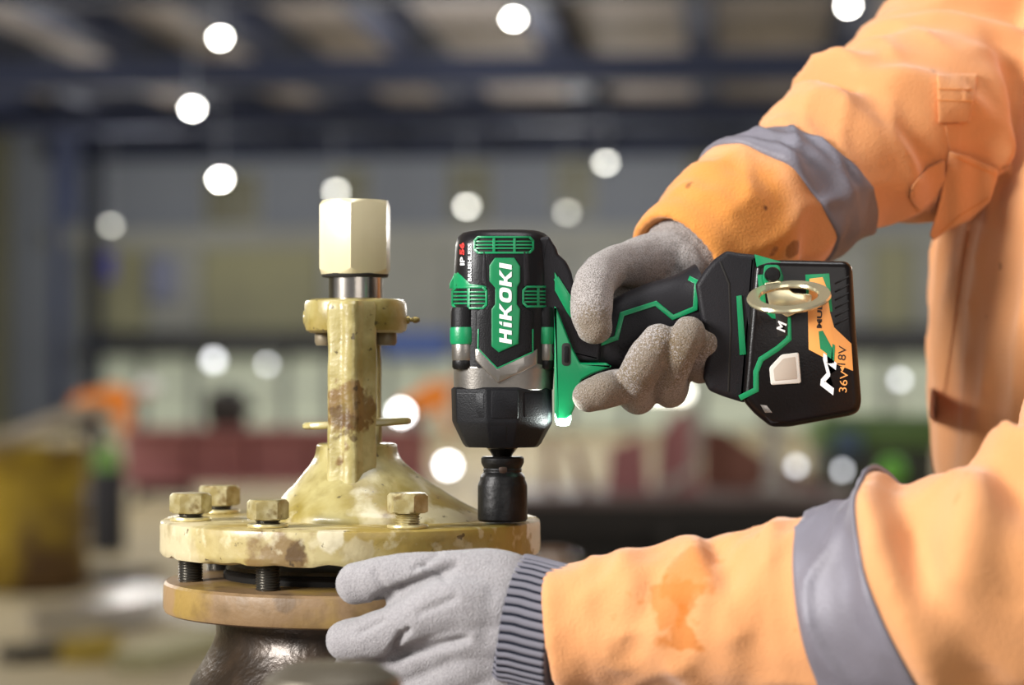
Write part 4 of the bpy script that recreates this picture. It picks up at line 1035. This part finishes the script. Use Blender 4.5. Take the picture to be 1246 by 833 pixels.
# left arm: hand -> shoulder
LA = Sleeve([(672, 770, 1.195, .0345), (720, 764, 1.192, .036), (790, 756, 1.184, .039), (880, 750, 1.173, .0430), (970, 744, 1.160, .0465), (1050, 738, 1.146, .0515), (1130, 726, 1.13, .057), (1215, 712, 1.12, .062), (1300, 690, 1.12, .066), (1390, 620, 1.15, .072), (1440, 480, 1.24, .08), (1500, 360, 1.34, .085)], [
    (.004, .0015, .004, 0, 0, 0), (.022, -.0014, .0022, 0, 0, 0), (.028, .0012, .003, 0, 0, 0),
    (.046, .005, .008, .008, -1.2, 1.1), (.060, -.004, .007, -.012, -.4, 1.0),
    (.082, .0075, .009, .012, -1.3, 1.0), (.094, -.007, .007, .02, -1.1, .8), (.074, .004, .007, .02, .6, .8),
    (.112, .004, .008, -.014, -.3, 1.0),
    (.126, .004, .004, .004, -1.2, 1.5),
    (.192, .014, .008, .010, -.8, 1.6), (.208, -.009, .008, .014, -.4, 1.3), (.226, .012, .011, -.018, -.6, 1.2), (.246, -.012, .010, .02, -.9, 1.0), (.27, .014, .013, .03, -.9, 1.1), (.30, -.010, .013, -.02, -.6, 1.0), (.33, .010, .016, .02, -.6, 1.2)], seed=4.7, rid=.0035)
cov = bmesh.new(); RA.mesh(cov); LA.mesh(cov, 0)
# trunk, hips and legs
fc = Vector((-.955, -.296, 0)); rt = Vector((-.296, .955, 0))
TR = [(1.53, .05, .07, .0), (1.46, .075, .10, .0), (1.40, .10, .17, .0), (1.32, .118, .195, .0), (1.22, .130, .205, .004), (1.10, .130, .200, .002), (.98, .128, .190, -.004), (.88, .128, .185, -.01), (.78, .12, .18, -.012), (.74, .09, .15, -.012)]
sp = cat_spline(TR, 22); rings = []
tc0 = Vector((.432, 1.52, 0))
for z, fd, sd_, off in sp:
    ring = []
    for j in range(150):
        a = 2*PI*j/150; p = tc0+fc*(off+fd*math.cos(a))+rt*(sd_*math.sin(a)); p.z = z
        dr = (fc*math.cos(a)/max(fd, .03)+rt*math.sin(a)/max(sd_, .03)).normalized()
        # long vertical drapes running from the shoulder
        ph = a*9+z*7+noise.noise(Vector((a*1.3, z*3, 0)))*2.2
        rg = (1-abs(noise.noise(Vector((a*4.2+z*5, z*2.2, 1.7))))*2.2)**3-.35
        v = .006*rg+.004*math.sin(ph)*(.5+.5*noise.noise(Vector((a*2, z*2.5, 4))))+.004*noise.noise(p*11)+.002*noise.noise(p*32)
        ring.append(p+dr*v)
    rings.append(ring)
loft(cov, rings)
def tube3(bm, pts, seg=40):
    sp_ = cat_spline(pts, 8); cs = [Vector(s_[:3]) for s_ in sp_]; fr = frames(cs)
    loft(bm, [[c+(f[1]*math.cos(2*PI*i/seg)+f[2]*math.sin(2*PI*i/seg))*s_[3] for i in range(seg)] for c, f, s_ in zip(cs, fr, sp_)])
for sg in (-1, 1):
    h = tc0+rt*sg*.095
    tube3(cov, [(h.x, h.y, .86, .095), (h.x+fc.x*.02, h.y+fc.y*.02, .5, .085), (h.x, h.y, .10, .075), (h.x, h.y, .06, .07)])
cov = remesh(cov, .0034, 3, .5)
SR = lambda x, y, Y: tuple(P(x, y, Y)-Vector((.40, 1.52, 0)))
M['orange'] = mat('orange_coverall_cloth', 'd49664', .85, 0, 'd08c56', 9, .6, .5, 700, spec=.15, sheen=.3, spots=[
    dict(col='d0822c', scale=6, lo=0, hi=0, fac=.75, at=SR(890, 285, 1.385), rad=.085),
    dict(col='b8681f', scale=60, lo=.40, hi=.56, fac=.6, at=SR(812, 730, 1.14), rad=.022),
    dict(col='b8681f', scale=50, lo=.42, hi=.56, fac=.55, at=SR(840, 695, 1.145), rad=.02),
    dict(col='b8681f', scale=50, lo=.42, hi=.56, fac=.7, at=SR(838, 775, 1.14), rad=.016),
    dict(col='6a3c1c', scale=40, lo=.62, hi=.72, fac=.9, at=SR(930, 253, 1.36), rad=.006),
    dict(col='7a4a24', scale=60, lo=.5, hi=.6, fac=.7, at=SR(936, 300, 1.365), rad=.008),
    dict(col='7a4a24', scale=60, lo=.5, hi=.6, fac=.7, at=SR(966, 304, 1.37), rad=.007),
    dict(col='8a5224', scale=60, lo=.5, hi=.65, fac=.6, at=SR(858, 308, 1.352), rad=.009),
    dict(col='96602e', scale=60, lo=.5, hi=.65, fac=.6, at=SR(826, 263, 1.37), rad=.008),
    dict(col='b3662a', scale=70, lo=.5, hi=.65, fac=.6, at=SR(1145, 400, 1.41), rad=.012)])
bvh = BVHTree.FromBMesh(cov)
co = obj('coverall', cov, M['orange'], pr_root, 180)
ib0, ib1 = RA.at_px(930), RA.at_px(977)
print('RAS', [(round(RA.len*i/RA.n, 3), round(HX+RA.c[i].x/RA.c[i].y*F), round(HY-(RA.c[i].z-ZC)/RA.c[i].y*F)) for i in range(0, RA.n, 8)])
print('LAS', [(round(LA.len*i/LA.n, 3), round(HX+LA.c[i].x/LA.c[i].y*F), round(HY-(LA.c[i].z-ZC)/LA.c[i].y*F)) for i in range(0, LA.n, 8)])
print('RA', RA.len, RA.n, ib0*RA.len/RA.n, ib1*RA.len/RA.n)
bd = RA.band(ib0, ib1, tilt=5, tilt2=5); obj('reflective_band', bd, M['band'], pr_root, 180, normals=True)
ib0, ib1 = LA.at_px(1005), LA.at_px(1118)
print('LA', LA.len, LA.n, ib0*LA.len/LA.n, ib1*LA.len/LA.n)
bd = LA.band(ib0, ib1, tilt=2, tilt2=3); obj('reflective_band', bd, M['band'], pr_root, 180)
for sg in (-1, 1):
    h = tc0+rt*sg*.095; b = bmesh.new()
    tube3(b, [(h.x-fc.x*.08, h.y-fc.y*.08, .05, .04), (h.x, h.y, .055, .055), (h.x+fc.x*.1, h.y+fc.y*.1, .045, .05), (h.x+fc.x*.18, h.y+fc.y*.18, .04, .035)], 20); 
    for v in b.verts: v.co.z = max(v.co.z, 0)
    obj('boot', b, M['darkbench'], pr_root)
CAMP = Vector((0, 0, ZC))
def cloth_surf(Y0, fallback):
    def f(x, y):
        d = (P(x, y, 1.0)-CAMP); h = bvh.ray_cast(CAMP, d.normalized())
        if h[0] is None or h[0].y < 1.3 or h[0].y > 1.62: return fallback-Y0
        return h[0].y-Y0
    return f
Yc = 1.42
def plane_surf(p3, off=0.0):
    f0 = cloth_surf(Yc, 1.44); (x1, y1), (x2, y2), (x3, y3) = p3; d1, d2, d3 = f0(x1, y1), f0(x2, y2), f0(x3, y3)
    den = (y2-y3)*(x1-x3)+(x3-x2)*(y1-y3)
    def f(x, y):
        l1 = ((y2-y3)*(x-x3)+(x3-x2)*(y-y3))/den; l2 = ((y3-y1)*(x-x3)+(x1-x3)*(y-y3))/den
        return d1*l1+d2*l2+d3*(1-l1-l2)+off+.002*math.sin(x*.16)-max(0, y-205)*.00016
    return f
def cl(poly, h=4, bev=1.5, fb=1.44, rnd=3, step=6): return plate(poly, Yc, cloth_surf(Yc, fb), h, 5, bev, step, None, rnd)
obj('placket', cl([(1142, 282), (1176, 280), (1168, 330), (1160, 400), (1150, 470), (1141, 508), (1136, 514), (1131, 506), (1134, 420), (1138, 340)], 5.0, 1.2, 1.45), M['orange'], pr_root, 60)
obj('pen_tab', cl([(1140, 90), (1190, 90), (1180, 149), (1142, 150)], 9, 2), M['orange'], pr_root, 60)
obj('tab_strap', cl([(1149, 150), (1169, 150), (1168, 192), (1158, 192)], 2.0, 1.0), M['orange'], pr_root, 60)
obj('pocket_flap', plate([(1155, 184), (1178, 190), (1215, 207), (1212, 222), (1205, 245), (1180, 268), (1152, 281), (1136, 293), (1131, 286), (1140, 258), (1150, 214)], Yc, plane_surf(((1158, 195), (1205, 215), (1150, 255)), -.004), 4, 4, 2.5, 6, None, 3), M['orange'], pr_root, 60)
obj('pocket_flap', cl([(1150, 194), (1150, 225), (1134, 262), (1115, 254), (1106, 240), (1110, 225), (1130, 203)], 9, 3, 1.47, 5), M['orange'], pr_root, 60)
b = bmesh.new(); 
for ln in ([(1160, 190), (1212, 213)], [(1141, 108), (1186, 109)], [(1141, 122), (1184, 123)], [(1143, 284), (1168, 262), (1204, 240)]):
    pts = []
    for k in range(9):
        t_ = k/8; seg_ = (len(ln)-1)*t_; i = min(int(seg_), len(ln)-2); f = seg_-i
        x = ln[i][0]+(ln[i+1][0]-ln[i][0])*f; y = ln[i][1]+(ln[i+1][1]-ln[i][1])*f
        pts.append(P(x, y, Yc+(plane_surf(((1158, 195), (1205, 215), (1150, 255)), -.006) if y > 180 else cloth_surf(Yc, 1.44))(x, y)-(.0004 if y > 180 else .0048)))
    wire(b, pts, .0004, 6)
obj('stitching', b, M['thread_o'], pr_root)

# gloves
g = bmesh.new()
finger(g, [(826, 322, 1.368, .024), (792, 320, 1.352, .0175), (760, 322, 1.325, .0125), (735, 330, 1.298, .0118), (722, 352, 1.278, .0118), (720, 378, 1.270, .0118), (724, 397, 1.268, .0100)])
finger(g, [(832, 325, 1.375, .031), (800, 345, 1.36, .022), (770, 370, 1.352, .018)])
for kx, ky in ((742, 385), (770, 410), (802, 410), (836, 396)):
    finger(g, [(822, 330, 1.365, .024), ((822+kx)/2, (330+ky)/2, 1.362, .018), (kx, ky, 1.352, .014)])
finger(g, [(742, 385, 1.352, .013), (758, 440, 1.342, .0115), (770, 470, 1.318, .0105), (755, 470, 1.285, .0102), (735, 475, 1.271, .0102), (716, 482, 1.270, .0088)])
finger(g, [(770, 410, 1.352, .013), (778, 465, 1.340, .0115), (776, 482, 1.308, .0105), (772, 464, 1.277, .0106), (786, 438, 1.263, .0110), (802, 414, 1.264, .0098)])
finger(g, [(802, 410, 1.352, .013), (814, 458, 1.340, .0115), (815, 474, 1.308, .0105), (815, 455, 1.278, .0105), (828, 424, 1.264, .0106), (838, 405, 1.266, .0096)])
finger(g, [(836, 396, 1.352, .012), (850, 438, 1.338, .0100), (852, 448, 1.310, .0090), (852, 436, 1.286, .0090), (859, 420, 1.276, .0088), (861, 408, 1.277, .0080)])
g = remesh(g, .0011, 4, .5)
for v in g.verts: v.co += v.normal*(noise.noise(v.co*120)*.0005+noise.noise(v.co*55)*.0006)
obj('glove', g, M['glove_r'], pr_root, 180)
g = bmesh.new()
finger(g, [(634, 745, 1.204, .024), (612, 715, 1.200, .020), (575, 700, 1.202, .0145), (525, 698, 1.206, .0122), (475, 702, 1.212, .0124), (434, 709, 1.220, .0112)])
finger(g, [(634, 752, 1.204, .026), (600, 738, 1.198, .021), (555, 734, 1.196, .0165), (505, 752, 1.203, .0132), (458, 771, 1.214, .0122), (422, 780, 1.225, .0112)])
finger(g, [(634, 758, 1.204, .026), (600, 765, 1.200, .021), (560, 772, 1.202, .0160), (510, 798, 1.218, .0130), (462, 812, 1.240, .0118), (428, 815, 1.258, .0105)])
finger(g, [(634, 766, 1.204, .025), (605, 790, 1.204, .020), (570, 806, 1.206, .0155), (520, 832, 1.222, .0125), (478, 845, 1.245, .0112), (445, 848, 1.262, .0100)])
finger(g, [(634, 772, 1.204, .023), (612, 815, 1.206, .018), (582, 838, 1.210, .0140), (545, 860, 1.224, .0110), (510, 872, 1.242, .0100), (485, 876, 1.255, .0090)])
g = remesh(g, .0012, 9, .5)
def crease(x, y, a, b_, wd, dp):
    p = Vector((x, y)); a = Vector(a); b_ = Vector(b_); d = b_-a; t_ = max(0, min(1, (p-a).dot(d)/d.length_squared)); q = (p-(a+d*t_)).length
    return -dp*math.exp(-(q/wd)**2)*(1-(2*t_-1)**6)
# folds of the knit on the back of the hand: ends in frame units, width, depth
CR = [((452, 733), (560, 684), 6, .0050), ((512, 684), (548, 708), 4, .0022), ((538, 670), (500, 694), 4, .0016), ((476, 792), (500, 762), 4, .0028), ((488, 765), (478, 795), 4, .0018), ((455, 690), (470, 722), 5, .0012), ((560, 724), (505, 748), 5, .0018), ((470, 800), (575, 775), 6, .0045), ((432, 772), (470, 752), 4, .0016), ((600, 700), (590, 790), 9, .0008)]
for v in g.verts:
    dsp = noise.noise(v.co*95)*.0006+noise.noise(v.co*40)*.0010
    if v.normal.y < .2:
        x = HX+v.co.x/v.co.y*F; y = HY-(v.co.z-ZC)/v.co.y*F
        for a, b_, wd, dp in CR: dsp += crease(x, y, a, b_, wd, dp)
    v.co += v.normal*dsp
lg = obj('glove', g, M['glove'], pr_root, 180)
# ribbed cuff of the left glove
def ribbed(pts, ribs, name):
    sp_ = cat_spline([tuple(P(x, y, Y))+(r,) for x, y, Y, r in pts], 6); cs = [Vector(s_[:3]) for s_ in sp_]; fr = frames(cs); seg = ribs*6; rings = []
    prof = [0, .00055, .0008, .00055, 0, -.0009]
    for c, f, s_ in zip(cs, fr, sp_):
        rings.append([c+(f[1]*math.cos(2*PI*j/seg)+f[2]*1.12*math.sin(2*PI*j/seg))*(s_[3]+prof[j % 6]) for j in range(seg)])
    b = bmesh.new(); loft(b, rings, True, lambda i: 1 if i % 6 in (4, 5) else 0); return obj(name, b, [M['rib_l'], M['rib_d']], lg if pts[0][0] < 700 else pr_root, 180)
ribbed([(616, 752, 1.2035, .0290), (625, 754, 1.203, .0306), (640, 757, 1.201, .0306), (660, 762, 1.198, .0304), (690, 769, 1.193, .0302)], 44, 'knit_cuff')
